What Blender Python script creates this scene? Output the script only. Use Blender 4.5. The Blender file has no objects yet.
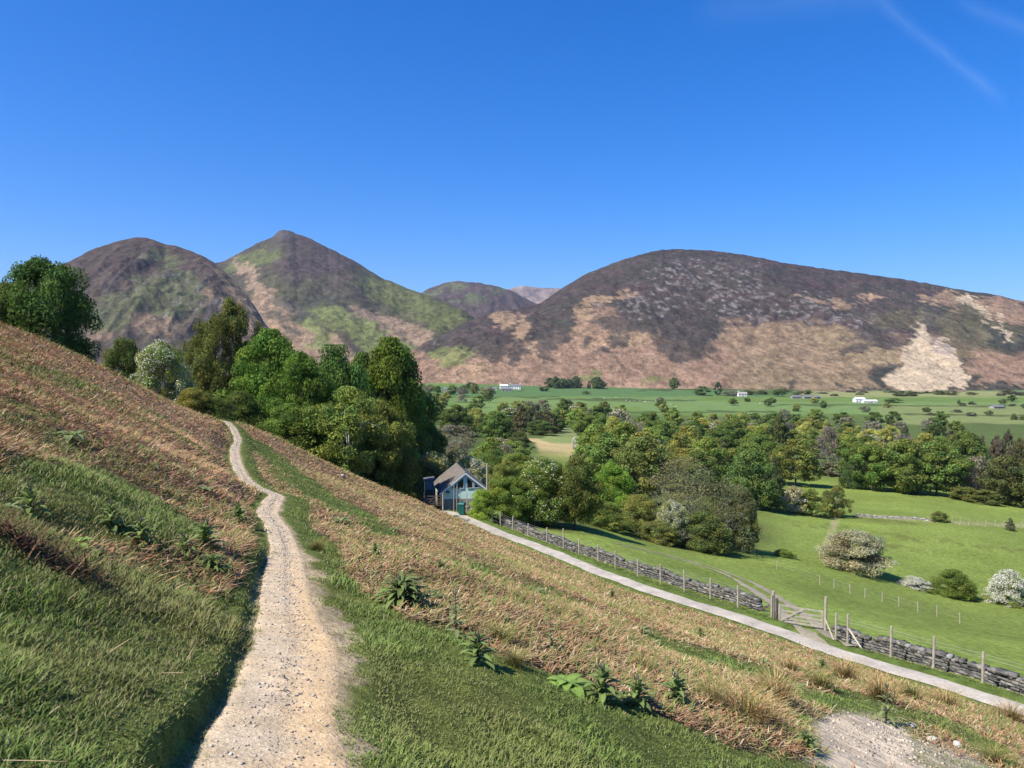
import bpy, math, random
import numpy as np
from mathutils import Vector

random.seed(7)
RNG = np.random.default_rng(7)
D = bpy.data
SC = bpy.context.scene
COL = SC.collection

# ------------------------------------------------------------------ camera
F = 800.0
TILT = math.atan(24 / F)
cd = D.cameras.new('camera'); cam = D.objects.new('camera', cd); COL.objects.link(cam)
cd.sensor_width = 36; cd.lens = 36 * F / 1024
cd.clip_start = 0.05; cd.clip_end = 30000
cam.location = (0, 0, 0); cam.rotation_euler = (math.pi / 2 - TILT, 0, 0)
SC.camera = cam

# ------------------------------------------------------------------ light
SUN_EL, SUN_AZ = math.radians(51), math.atan2(-.88, -0.50)      # azimuth measured from +Y towards +X
sun_dir = Vector((math.sin(SUN_AZ) * math.cos(SUN_EL), math.cos(SUN_AZ) * math.cos(SUN_EL), math.sin(SUN_EL)))
sd = D.lights.new('sun', 'SUN'); sun = D.objects.new('sun', sd); COL.objects.link(sun)
sd.energy = 4.9; sd.angle = math.radians(0.5); sd.color = (1.0, 0.945, 0.85)
sun.rotation_euler = (-sun_dir).to_track_quat('-Z', 'Y').to_euler()
sun.location = (0, 0, 300)

W = D.worlds.new('World'); SC.world = W; W.use_nodes = True
nt = W.node_tree; N = nt.nodes; L = nt.links
bg = N['Background']; bg.inputs['Strength'].default_value = 0.098
sky = N.new('ShaderNodeTexSky'); sky.sky_type = 'NISHITA'; sky.sun_disc = False
sky.sun_elevation = SUN_EL; sky.sun_rotation = SUN_AZ
sky.altitude = 400; sky.air_density = 1.0; sky.dust_density = 0.7; sky.ozone_density = 4.0
hs = N.new('ShaderNodeHueSaturation'); hs.inputs['Saturation'].default_value = 1.22; hs.inputs['Value'].default_value = 1.0
tint = N.new('ShaderNodeMix'); tint.data_type = 'RGBA'; tint.blend_type = 'MULTIPLY'; tint.inputs['Factor'].default_value = 1
tint.inputs['B'].default_value = (.74, .88, 1.22, 1)
L.new(sky.outputs[0], tint.inputs['A']); L.new(tint.outputs['Result'], hs.inputs['Color'])

def px_dir(px, py):
    u, v = (px - 512) / F, (384 - py) / F
    c, s = math.cos(TILT), math.sin(TILT)
    return np.array([u, c + v * s, -s + v * c])

# faint old vapour trails high in the sky, given by directions on the sky
tc = N.new('ShaderNodeTexCoord')
def vmath(op, a, b=None):
    n = N.new('ShaderNodeVectorMath'); n.operation = op
    for i, q in enumerate((a, b)):
        if q is None: continue
        if isinstance(q, (tuple, list)): n.inputs[i].default_value = q
        else: L.new(q, n.inputs[i])
    return n
def wmath(op, a, b=None, clamp=False):
    n = N.new('ShaderNodeMath'); n.operation = op; n.use_clamp = clamp
    for i, q in enumerate((a, b)):
        if q is None: continue
        if isinstance(q, (int, float)): n.inputs[i].default_value = q
        else: L.new(q, n.inputs[i])
    return n.outputs[0]
wn = N.new('ShaderNodeTexNoise'); wn.inputs['Scale'].default_value = 14; wn.inputs['Detail'].default_value = 5
L.new(tc.outputs['Generated'], wn.inputs['Vector'])
nrm = vmath('NORMALIZE', tc.outputs['Generated'])
total = None
for (p0, p1, wd, amp) in (((878, 0), (1000, 100), 0.010, 0.035), ((960, 2), (1060, 45), 0.012, 0.028), ((700, 12), (900, -8), 0.03, 0.02)):
    a = Vector(px_dir(*p0)).normalized(); b = Vector(px_dir(*p1)).normalized()
    pl = a.cross(b).normalized(); mid = (a + b).normalized(); half = a.angle(b) / 2
    dpl = vmath('DOT_PRODUCT', nrm.outputs[0], tuple(pl)).outputs['Value']
    off = wmath('MULTIPLY', wmath('SUBTRACT', wn.outputs['Fac'], 0.5), 0.016)
    dpl = wmath('ABSOLUTE', wmath('ADD', dpl, off))
    across = wmath('SUBTRACT', 1.0, wmath('DIVIDE', dpl, wd), True)
    dm = vmath('DOT_PRODUCT', nrm.outputs[0], tuple(mid)).outputs['Value']
    along = wmath('DIVIDE', wmath('SUBTRACT', dm, math.cos(half * 1.15)), 1 - math.cos(half * 0.9), True)
    m = wmath('MULTIPLY', wmath('MULTIPLY', wmath('POWER', across, 1.5), along), wmath('MULTIPLY', wn.outputs['Fac'], amp * 2))
    total = m if total is None else wmath('ADD', total, m)
mixs = N.new('ShaderNodeMix'); mixs.data_type = 'RGBA'
L.new(total, mixs.inputs['Factor']); L.new(hs.outputs[0], mixs.inputs['A'])
mixs.inputs['B'].default_value = (9, 10.5, 13, 1)
L.new(mixs.outputs['Result'], bg.inputs['Color'])

vs = SC.view_settings
vs.view_transform = 'Standard'; vs.look = 'None'; vs.exposure = 0.66; vs.gamma = 1.0; vs.use_curve_mapping = False
SC.render.engine = 'CYCLES'
SC.cycles.max_bounces = 5; SC.cycles.diffuse_bounces = 2; SC.cycles.glossy_bounces = 1
SC.cycles.transmission_bounces = 2; SC.cycles.transparent_max_bounces = 4; SC.cycles.volume_bounces = 0
SC.cycles.use_denoising = True

# ------------------------------------------------------------------ helpers
def clamp01(a): return np.clip(a, 0, 1)
def sstep(e0, e1, x):
    t = clamp01((x - e0) / (e1 - e0)); return t * t * (3 - 2 * t)
def _hash(ix, iy, seed):
    h = (ix.astype(np.int64) * 374761393 + iy.astype(np.int64) * 668265263 + seed * 974711) & 0x7fffffff
    h = ((h ^ (h >> 13)) * 1274126177) & 0x7fffffff
    h = (h ^ (h >> 16)) & 0x7fffffff
    return (h % 100003) / 100003.0
def vnoise(x, y, seed=0):
    x = np.asarray(x, float); y = np.asarray(y, float)
    ix, iy = np.floor(x), np.floor(y); fx, fy = x - ix, y - iy
    fx = fx * fx * (3 - 2 * fx); fy = fy * fy * (3 - 2 * fy)
    a = _hash(ix, iy, seed); b = _hash(ix + 1, iy, seed); c = _hash(ix, iy + 1, seed); d = _hash(ix + 1, iy + 1, seed)
    return (a * (1 - fx) + b * fx) * (1 - fy) + (c * (1 - fx) + d * fx) * fy
def fbm(x, y, oct=4, seed=0, gain=0.5):
    s = 0; a = 1; t = 0
    for i in range(oct):
        s = s + a * vnoise(x * 2 ** i + 17.3 * i, y * 2 ** i - 9.1 * i, seed + i); t += a; a *= gain
    return s / t * 2 - 1                      # about -1..1
def lin(r, g, b):
    return np.array([(c / 255 / 12.92) if c / 255 <= .04045 else ((c / 255 + .055) / 1.055) ** 2.4 for c in (r, g, b)])

def project(x, y, z):
    c, s = math.cos(TILT), math.sin(TILT)
    d = y * c - z * s; up = y * s + z * c
    d = np.where(np.abs(d) < 1e-6, 1e-6, d)
    return 512 + F * x / d, 384 - F * up / d
def z_at(py, d):
    """height of what shows at image row py when it stands at distance y=d (the column hardly matters)"""
    v = (384 - py) / F; c, s = math.cos(TILT), math.sin(TILT)
    return d * (-s + v * c) / (c + v * s)
def x_at(px, py, d):
    v = (384 - py) / F; c, s = math.cos(TILT), math.sin(TILT)
    return (px - 512) / F * d / (c + v * s)
def P3(px, py, d): return (x_at(px, py, d), d, z_at(py, d))

def mesh_np(name, verts, faces, nside, mat=None, cols=None, parent=None, smooth=False, attr='Col', uv=None):
    """faces: (n, nside) int array, or list of arrays for mixed"""
    me = D.meshes.new(name)
    verts = np.ascontiguousarray(verts, dtype=np.float32)
    me.vertices.add(len(verts)); me.vertices.foreach_set('co', verts.ravel())
    faces = np.ascontiguousarray(faces, dtype=np.int32)
    nf = len(faces)
    me.loops.add(nf * nside); me.polygons.add(nf)
    me.polygons.foreach_set('loop_start', np.arange(0, nf * nside, nside, dtype=np.int32))
    me.loops.foreach_set('vertex_index', faces.ravel())
    if smooth: me.polygons.foreach_set('use_smooth', np.ones(nf, dtype=bool))
    me.update(calc_edges=True)
    if cols is not None:
        a = me.color_attributes.new(attr, 'FLOAT_COLOR', 'POINT')
        c = np.ones((len(verts), 4), dtype=np.float32); c[:, :cols.shape[1]] = cols
        a.data.foreach_set('color', c.ravel())
    o = D.objects.new(name, me); COL.objects.link(o)
    if mat is not None: me.materials.append(mat)
    if parent is not None: o.parent = parent
    return o

class MB:
    """collects simple shapes of mixed face sizes and links them as one mesh object"""
    def __init__(s): s.v = []; s.f = []
    def add(s, vs_, fs_):
        o = len(s.v); s.v += [tuple(q) for q in vs_]; s.f += [tuple(i + o for i in f) for f in fs_]; return s
    def box(s, c, d, rz=0.0, jit=0.0):
        cx, cy, cz = c; hx, hy, hz = d[0] / 2, d[1] / 2, d[2] / 2
        vs_ = []
        for k in (-1, 1):
            for (i, j) in ((-1, -1), (1, -1), (1, 1), (-1, 1)):
                x, y, z = i * hx, j * hy, k * hz
                if jit:
                    x += random.uniform(-jit, jit) * hx; y += random.uniform(-jit, jit) * hy; z += random.uniform(-jit, jit) * hz
                vs_.append((cx + x * math.cos(rz) - y * math.sin(rz), cy + x * math.sin(rz) + y * math.cos(rz), cz + z))
        return s.add(vs_, [(3, 2, 1, 0), (4, 5, 6, 7), (0, 1, 5, 4), (1, 2, 6, 5), (2, 3, 7, 6), (3, 0, 4, 7)])
    def bar(s, a, b, r, n=5, r2=None):
        a = Vector(a); b = Vector(b); r2 = r if r2 is None else r2
        w = (b - a).normalized(); u = w.orthogonal().normalized(); t = w.cross(u)
        vs_ = [];
        for q, rr in ((a, r), (b, r2)):
            for i in range(n):
                an = 2 * math.pi * i / n; vs_.append(q + (u * math.cos(an) + t * math.sin(an)) * rr)
        fs_ = [(i, (i + 1) % n, n + (i + 1) % n, n + i) for i in range(n)] + [tuple(range(n))[::-1], tuple(range(n, 2 * n))]
        return s.add(vs_, fs_)
    def plank(s, a, b, w, t):
        """flat board from a to b: w tall (in z), t thick"""
        a = Vector(a); b = Vector(b); dr = (b - a).normalized(); side = Vector((-dr.y, dr.x, 0)).normalized() * t / 2
        up = dr.cross(side.normalized()).normalized() * w / 2
        vs_ = [a - side - up, a + side - up, a + side + up, a - side + up, b - side - up, b + side - up, b + side + up, b - side + up]
        return s.add(vs_, [(0, 1, 2, 3), (7, 6, 5, 4), (0, 4, 5, 1), (1, 5, 6, 2), (2, 6, 7, 3), (3, 7, 4, 0)])
    def build(s, name, mat=None, parent=None, smooth=False):
        me = D.meshes.new(name); me.from_pydata(s.v, [], s.f); me.update()
        if mat: me.materials.append(mat)
        if smooth:
            for p in me.polygons: p.use_smooth = True
        o = D.objects.new(name, me); COL.objects.link(o)
        if parent: o.parent = parent
        return o

def tag(o, label=None, cat=None, group=None, kind=None):
    if label: o['label'] = label
    if cat: o['category'] = cat
    if group: o['group'] = group
    if kind: o['kind'] = kind
    return o
def empty(name, loc=(0, 0, 0), rz=0.0, sc=(1, 1, 1)):
    o = D.objects.new(name, None); COL.objects.link(o); o.empty_display_size = 0.3
    o.location = loc; o.rotation_euler = (0, 0, rz); o.scale = sc; return o
def copy_tree(o, parent=None):
    c = o.copy(); COL.objects.link(c)
    for k in ('label', 'group'):
        if parent is None and k in c: del c[k]
    if parent is not None: c.parent = parent
    for ch in o.children: copy_tree(ch, c)
    return c

# ------------------------------------------------------------------ materials
def mat(name, color=(.5, .5, .5), rough=.85, noise=None, bump=None, attr=None, objcol=False, transl=0.0,
        spec=0.2, var=None, coord='Object'):
    """noise=(scale, detail, amount) multiplies the colour; bump=(scale, detail, distance, strength)"""
    m = D.materials.new(name); m.use_nodes = True
    t = m.node_tree; n = t.nodes; l = t.links
    b = n['Principled BSDF']; b.inputs['Roughness'].default_value = rough
    b.inputs['Specular IOR Level'].default_value = spec
    src = None
    if attr:
        a = n.new('ShaderNodeAttribute'); a.attribute_name = attr; src = a.outputs['Color']
    else:
        a = n.new('ShaderNodeRGB'); a.outputs[0].default_value = (*color, 1); src = a.outputs[0]
    def mul(x, y):
        k = n.new('ShaderNodeMix'); k.data_type = 'RGBA'; k.blend_type = 'MULTIPLY'; k.inputs['Factor'].default_value = 1
        l.new(x, k.inputs['A']); l.new(y, k.inputs['B']); return k.outputs['Result']
    if objcol:
        oi = n.new('ShaderNodeObjectInfo'); src = mul(src, oi.outputs['Color'])
    tcn = n.new('ShaderNodeTexCoord')
    for nz in (noise if isinstance(noise, list) else [noise] if noise else []):
        k = n.new('ShaderNodeTexNoise'); k.inputs['Scale'].default_value = nz[0]; k.inputs['Detail'].default_value = nz[1]
        k.inputs['Roughness'].default_value = 0.62
        l.new(tcn.outputs[coord], k.inputs['Vector'])
        mr = n.new('ShaderNodeMapRange'); mr.inputs['From Min'].default_value = .3; mr.inputs['From Max'].default_value = .7
        mr.inputs['To Min'].default_value = 1 - nz[2]; mr.inputs['To Max'].default_value = 1 + nz[2]; mr.clamp = False
        l.new(k.outputs['Fac'], mr.inputs['Value'])
        cb = n.new('ShaderNodeCombineColor')
        for i in range(3): l.new(mr.outputs[0], cb.inputs[i])
        src = mul(src, cb.outputs[0])
    l.new(src, b.inputs['Base Color'])
    if bump:
        k = n.new('ShaderNodeTexNoise'); k.inputs['Scale'].default_value = bump[0]; k.inputs['Detail'].default_value = bump[1]
        k.inputs['Roughness'].default_value = 0.6
        l.new(tcn.outputs[coord], k.inputs['Vector'])
        bp = n.new('ShaderNodeBump'); bp.inputs['Distance'].default_value = bump[2]; bp.inputs['Strength'].default_value = bump[3]
        l.new(k.outputs['Fac'], bp.inputs['Height']); l.new(bp.outputs[0], b.inputs['Normal'])
    if transl:
        tr = n.new('ShaderNodeBsdfTranslucent'); l.new(src, tr.inputs['Color'])
        mx = n.new('ShaderNodeMixShader'); mx.inputs[0].default_value = transl
        l.new(b.outputs[0], mx.inputs[1]); l.new(tr.outputs[0], mx.inputs[2])
        l.new(mx.outputs[0], n['Material Output'].inputs['Surface'])
    return m

M = {}
M['ground'] = mat('ground_cover', attr='Col', rough=.95, spec=.05, noise=[(2.2, 10, .42), (.06, 4, .12)], bump=(3.0, 10, .14, .9))
M['hill'] = mat('fell_side', attr='Col', rough=.95, spec=.03, noise=[(.05, 9, .3), (.2, 6, .25)], bump=(.035, 10, 10.0, 1.0))
M['grass'] = mat('grass_blades', attr='Col', rough=.6, spec=.25, transl=.3)
M['dry'] = mat('dry_fronds', attr='Col', rough=.8, spec=.1, transl=.12)
M['leaf'] = mat('foliage', attr='Col', objcol=True, rough=.65, spec=.12, transl=.38)
M['bark'] = mat('bark', (.12, .095, .07), objcol=False, noise=(6, 6, .35), bump=(12, 6, .05, .8))
M['birchbark'] = mat('birch_bark', (.5, .48, .44), noise=(3, 6, .4))
M['twig'] = mat('bare_twigs', (.30, .27, .21), noise=(3, 4, .3))
M['gravel'] = mat('path_gravel', attr='Col', rough=.95, spec=.1, noise=[(30, 8, .22), (5, 5, .14), (120, 3, .15)], bump=(45, 6, .02, .7))
M['lane'] = mat('lane_gravel', (.40, .355, .29), rough=.95, noise=[(8, 8, .2), (.9, 5, .25)], bump=(30, 5, .02, .6))
M['track'] = mat('track_earth', (.29, .25, .17), rough=.95, noise=[(5, 8, .2), (.6, 4, .2)], bump=(20, 5, .03, .6))
M['stone'] = mat('wall_stone', attr='Col', rough=.95, noise=[(4, 6, .35), (14, 4, .2)], bump=(12, 6, .04, .8))
M['post'] = mat('weathered_post', (.38, .33, .25), noise=[(5, 6, .25)], bump=(30, 4, .01, .5))
M['darkwood'] = mat('dark_wood', (.10, .085, .07), noise=[(5, 6, .3)])
M['palewood'] = mat('pale_wood', (.50, .44, .34), noise=[(5, 6, .2)])
M['wire'] = mat('wire', (.25, .25, .25), rough=.5)
M['aqua'] = mat('aqua_boards', (.66, .88, .80), noise=[(1.2, 5, .06)])
M['trim'] = mat('pale_trim', (.72, .78, .78))
M['glass'] = mat('window_dark', (.02, .025, .03), rough=.1, spec=.5)
M['roof'] = mat('mossy_slates', (.155, .135, .115), noise=[(1.5, 6, .3), (9, 4, .2)], bump=(4, 4, .05, .8))
M['bluegrey'] = mat('blue_grey_boards', (.16, .21, .25), noise=[(2, 5, .15)])
M['bin'] = mat('green_plastic', (.015, .12, .10), rough=.45, spec=.4)
M['black'] = mat('black_rubber', (.02, .02, .02), rough=.7)
M['white'] = mat('whitewash', (.78, .77, .73), noise=[(.3, 4, .05)])
M['slate'] = mat('slate_roof', (.16, .16, .17), noise=[(.5, 5, .15)])
M['farmstone'] = mat('farm_stone', (.34, .31, .27), noise=[(.8, 6, .25)])
M['wool'] = mat('wool', (.70, .66, .56))
M['rock'] = mat('rock', (.42, .40, .36), noise=[(9, 6, .2)], bump=(9, 6, .04, .8))
M['palerock'] = mat('pale_rock', (.62, .59, .52), noise=[(9, 6, .15)], bump=(9, 6, .04, .8))

# ------------------------------------------------------------------ terrain
# the path, the lane and the ground are known points of the place: (column, row, distance)
PATH = [(266, 768, 3.1), (282, 701, 4.1), (295, 638, 5.6), (285, 592, 7.6), (286, 550, 10.5), (277, 525, 13.6), (267, 512, 16.2),
        (272, 502, 18.4), (277, 495, 20.4), (267, 491, 22), (256, 487, 24), (246, 480, 27), (241, 473, 30), (236, 462, 35),
        (234, 450, 40), (238, 441, 45), (237, 436, 48), (233, 429, 53), (224, 421, 59)]
PATHW = [.31, .26, .28, .22, .18, .19, .20, .22, .18, .20, .22, .22, .2, .24, .2, .17, .19, .2, .22]
LANEPX = [(445, 512), (470, 521), (500, 534), (540, 548), (570, 560), (600, 573), (650, 591), (700, 607), (750, 622), (790, 636),
          (820, 647), (850, 657), (900, 672), (950, 687), (1000, 703), (1024, 711), (1080, 728)]
def lane_depth(px): return 33.0 / ((px - 512) / F + .496)
path3 = [P3(*p) for p in PATH]
lane3 = [P3(a, b, lane_depth(a)) for a, b in LANEPX]
def plane(x, y):
    s = .94 * (x + .94) + .34 * (y - 3); t = -.34 * (x + .94) + .94 * (y - 3)
    return -1.6 - .42 * s - .045 * t - .055 * np.minimum(s, 0) * (1 - np.exp(-np.abs(s) / 8))
ctrl = list(path3) + list(lane3)
for r in (1.2, 3, 6, 11):
    for k in range(10):
        a = 2 * math.pi * (k + .3 * r) / 10; x, y = r * math.sin(a), r * math.cos(a)
        if r > 4 and -.9 < a - 2 * math.pi < -.2 or (r > 4 and a > 5.4): continue
        if r > 4 and y > 0: continue
        ctrl.append((x, y, float(plane(x, y))))
for p in [  # open hillside
    (600, 768, 4.9), (480, 700, 5.4), (400, 640, 6.3), (760, 768, 6.4), (1000, 768, 12.5), (850, 735, 10.5), (700, 700, 8.3), (560, 620, 10.5), (420, 560, 11.5),
    (800, 690, 14.5), (650, 640, 14.5), (1000, 735, 18), (900, 700, 19), (500, 570, 19), (350, 510, 21), (350, 545, 14), (400, 530, 26), (600, 600, 27), (750, 645, 27), (450, 545, 33), (560, 575, 36),
    (330, 485, 38), (400, 510, 47), (300, 462, 52), (260, 436, 54), (470, 535, 50), (350, 483, 56),
    (0, 540, 4.8), (0, 437, 9.2), (0, 395, 14), (0, 362, 24), (0, 340, 34), (0, 322, 46), (50, 347, 48), (100, 372, 50), (150, 395, 52), (200, 415, 56),
    (100, 480, 8.8), (100, 430, 15), (100, 395, 27), (180, 470, 15), (180, 435, 27), (60, 620, 4.2), (130, 560, 6.5), (200, 600, 6.2), (200, 530, 10), (200, 425, 42),
    (250, 426, 62), (275, 438, 64), (300, 455, 66), (325, 465, 67), (350, 476, 69), (375, 487, 71), (400, 497, 74), (425, 507, 77), (-80, 310, 42), (-80, 400, 10), (-200, 290, 32)]:
    ctrl.append(P3(*p))
for x, y, z in [  # behind the brow, under the trees
    (-70, 85, 6), (-45, 75, -4.5), (-38, 80, -8), (-30, 85, -12), (-22, 85, -15), (-15, 90, -18), (-9, 95, -18.5), (-60, 120, -8), (-40, 140, -20), (-20, 150, -25), (-100, 160, -6),
    # hillside outside the picture
    (-50, 0, 21), (-50, -50, 14), (0, -40, 1), (40, -20, -13), (60, 0, -24), (-200, 0, 80), (-250, 150, 60), (-200, -200, 80), (0, -300, 10), (200, -200, -38),
    (200, 0, -45), (200, 80, -44), (-1200, 0, 200), (-900, 900, 40), (-900, -900, 200), (1200, 0, -55), (900, -900, -55), (0, -1500, 60), (-300, 500, -10)]:
    ctrl.append((x, y, z))
for p in [  # fields and valley floor
    (480, 508, 90), (520, 520, 80), (600, 530, 82), (750, 603, 48), (650, 565, 60), (700, 549, 92), (640, 540, 88), (800, 562, 95), (855, 574, 95), (960, 599, 95), (1024, 607, 92),
    (990, 678, 34.5), (1024, 645, 50), (900, 625, 52), (1080, 690, 36), (1150, 660, 50), (1150, 610, 90), (836, 516, 160), (770, 508, 155), (1024, 532, 150), (941, 522, 148), (1150, 545, 150),
    (770, 480, 225), (900, 496, 200), (1024, 511, 190), (1150, 520, 190), (600, 500, 130), (500, 490, 130), (600, 464, 240), (580, 441, 350), (450, 450, 250), (450, 430, 400), (700, 470, 240),
    (800, 452, 350), (1000, 462, 350), (700, 425, 615), (450, 408, 750), (1000, 425, 650), (1150, 425, 650), (700, 401, 1000), (400, 390, 1100), (700, 391, 1300), (1000, 411, 830), (1000, 398, 1100), (1200, 398, 1100),
    (480, 386, 1350), (250, 390, 1300), (100, 390, 1300), (1000, 391, 1400), (1200, 391, 1400), (200, 400, 600), (100, 400, 500),
    (700, 385, 1700), (300, 385, 1700), (0, 385, 1700), (1100, 385, 1700), (512, 369, 4500), (0, 369, 4500), (1024, 369, 4500), (512, 365, 8000), (0, 365, 8000), (1024, 365, 8000)]:
    ctrl.append(P3(*p))
ctrl = np.array(ctrl)
def warp(x, y):
    r = np.hypot(x, y) + 1e-9; g = 15 * np.arcsinh(r / 15) / r
    return x * g, y * g
def kern(d2): return .5 * d2 * np.log(d2 + 1e-9)
_cx, _cy = warp(ctrl[:, 0], ctrl[:, 1]); _n = len(ctrl)
_K = kern((_cx[:, None] - _cx) ** 2 + (_cy[:, None] - _cy) ** 2) + np.eye(_n) * 1.0
_Pm = np.stack([np.ones(_n), _cx, _cy], 1)
_A = np.zeros((_n + 3, _n + 3)); _A[:_n, :_n] = _K; _A[:_n, _n:] = _Pm; _A[_n:, :_n] = _Pm.T
# near points are fitted closely, far ones more loosely
_w = np.linalg.solve(_A + np.diag(np.r_[np.clip(np.hypot(ctrl[:, 0], ctrl[:, 1]) / 60, .03, 2) - 1.0, 0, 0, 0]), np.r_[ctrl[:, 2], 0, 0, 0])
def tps(x, y):
    wx, wy = warp(x, y); out = np.empty(len(wx))
    for i in range(0, len(wx), 20000):
        a, b = wx[i:i + 20000], wy[i:i + 20000]
        out[i:i + 20000] = kern((a[:, None] - _cx) ** 2 + (b[:, None] - _cy) ** 2) @ _w[:_n] + _w[_n] + _w[_n + 1] * a + _w[_n + 2] * b
    return out

def densify(pts, step, win=None):
    pts = np.array(pts, float); seg = np.linalg.norm(np.diff(pts[:, :2], axis=0), axis=1); s = np.r_[0, np.cumsum(seg)]
    n = max(2, int(s[-1] / step)); q = np.linspace(0, s[-1], n)
    out = np.stack([np.interp(q, s, pts[:, i]) for i in range(pts.shape[1])], 1)
    k = max(1, int(.6 * n / len(pts)) if win is None else int(win / step)); ker = np.ones(2 * k + 1) / (2 * k + 1)
    pad = np.pad(out, ((k, k), (0, 0)), mode='reflect', reflect_type='odd')
    return np.stack([np.convolve(pad[:, i], ker, 'valid') for i in range(out.shape[1])], 1)
_p0 = path3[0]
path_line = densify([(1.1, -4, 0, .3), (.25, -.6, 0, .32), (-.55, 1.7, 0, .32)] + [(p[0], p[1], 0, w) for p, w in zip(path3, PATHW)]
                    + [(-26, 66, 0, .25), (-30, 74, 0, .25)], .2, .45)
lane_line = densify([(-17, 94, 0, 1.2), (-11, 86, 0, 1.3)] + [(p[0], p[1], 0, 1.25) for p in lane3] + [(24, 17, 0, 1.25), (32, 0, 0, 1.25)], .5)
def along(x, y, line, lz, i):
    tg = np.gradient(line[:, :2], axis=0); st = np.linalg.norm(tg, axis=1); tg = tg / st[:, None]; sl = np.gradient(lz) / st
    return lz[i] + ((x - line[i, 0]) * tg[i, 0] + (y - line[i, 1]) * tg[i, 1]).clip(-.6, .6) * sl[i]
def near_line(x, y, line):
    """distance, signed side (+ = left of travel), index"""
    dist = np.full(len(x), 1e9); idx = np.zeros(len(x), int)
    for i in range(0, len(x), 20000):
        a = (x[i:i + 20000, None] - line[:, 0]) ** 2 + (y[i:i + 20000, None] - line[:, 1]) ** 2
        j = a.argmin(1); idx[i:i + 20000] = j; dist[i:i + 20000] = np.sqrt(a[np.arange(len(j)), j])
    tg = np.gradient(line[:, :2], axis=0)
    side = np.sign(tg[idx, 0] * (y - line[idx, 1]) - tg[idx, 1] * (x - line[idx, 0]))
    return dist, side, idx
path_z = tps(path_line[:, 0], path_line[:, 1])
lane_z = tps(lane_line[:, 0], lane_line[:, 1])

def H(x, y, info=False):
    x = np.atleast_1d(np.asarray(x, float)).ravel(); y = np.atleast_1d(np.asarray(y, float)).ravel()
    z = tps(x, y); r = np.hypot(x, y)
    lat = np.full(len(x), 99.0)
    m = (r < 90) & (y > -6)
    # hummocks
    amp = .05 * sstep(1, 8, r) * (1 - sstep(50, 120, r)) + .03
    lump = fbm(x / 1.3, y / 1.3, 3, 5) * amp + fbm(x / .35, y / .35, 2, 9) * .022 * (1 - sstep(8, 30, r)) \
        + fbm(x / 6, y / 6, 2, 11) * .14 * sstep(4, 20, r) + fbm(x / 60, y / 60, 3, 12) * 1.2 * sstep(130, 400, r)
    if m.any():
        d, s, i = near_line(x[m], y[m], path_line)
        hw = path_line[i, 3]; cut = np.where(s > 0, .07 + .9 * sstep(11, 17, y[m]), .5 + .4 * sstep(11, 17, y[m]))
        k = 1 - sstep(hw + .05, hw + cut + .05, d)
        k[(i < 2) | (i > len(path_line) - 3)] = 0
        zz = z[m]; left = (s > 0)
        nearp = (1 - sstep(6, 11, y[m]))
        bank = left * sstep(hw + .05, hw + .16, d) * (1 - sstep(hw + .16, hw + 1.8, d)) * .015 * nearp
        zc = along(x[m], y[m], path_line, path_z, i)
        base = zc + s * d * .16
        zn = zz * (1 - k) + (base - .03) * k + bank
        lm = lump[m] * (1 - k)
        lane_d, ls, li = near_line(x[m], y[m], lane_line)
        k2 = 1 - sstep(1.35, 2.3, lane_d)
        zn = zn * (1 - k2) + along(x[m], y[m], lane_line, lane_z, li) * k2; lm = lm * (1 - k2)
        z[m] = zn + lm; l2 = lump.copy(); lump[m] = 0
        lat[m] = np.where(s > 0, -d, d)
    z = z + lump
    return z
def H1(x, y): return float(H([x], [y])[0])
def at(px, d, dz=0.0):
    x = (px - 512) / F * d; return Vector((x, d, H1(x, d) + dz))
def hit(px, py, d0=1.5, d1=2500):
    """first place where the sight line through (px, py) meets the ground, from distance d0 on"""
    ds = np.exp(np.linspace(math.log(d0), math.log(d1), 700)); v = px_dir(px, py); v = v / v[1]
    g = H(v[0] * ds, ds) - v[2] * ds
    k = np.nonzero(g > 0)[0]
    d = ds[k[0]] if len(k) else d1
    return Vector((v[0] * d, d, H1(v[0] * d, d)))

# ground sheet: rings and spokes round the viewpoint, dense where the land is seen from near
az = np.radians(np.r_[np.arange(-180, -48, 4), np.arange(-48, -36, .6), np.arange(-36, 36, .115), np.arange(36, 48, .6), np.arange(48, 180, 4)])
rr = np.r_[np.exp(np.arange(math.log(.25), math.log(2.2), .06)), np.exp(np.arange(math.log(2.2), math.log(120), .0125)), np.exp(np.arange(math.log(120), math.log(1800), .011)), np.exp(np.arange(math.log(1800), math.log(14000), .08))]
RA, AA = np.meshgrid(rr, az, indexing='ij')
gx, gy = (RA * np.sin(AA)).ravel(), (RA * np.cos(AA)).ravel()
gz = H(gx, gy)

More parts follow.
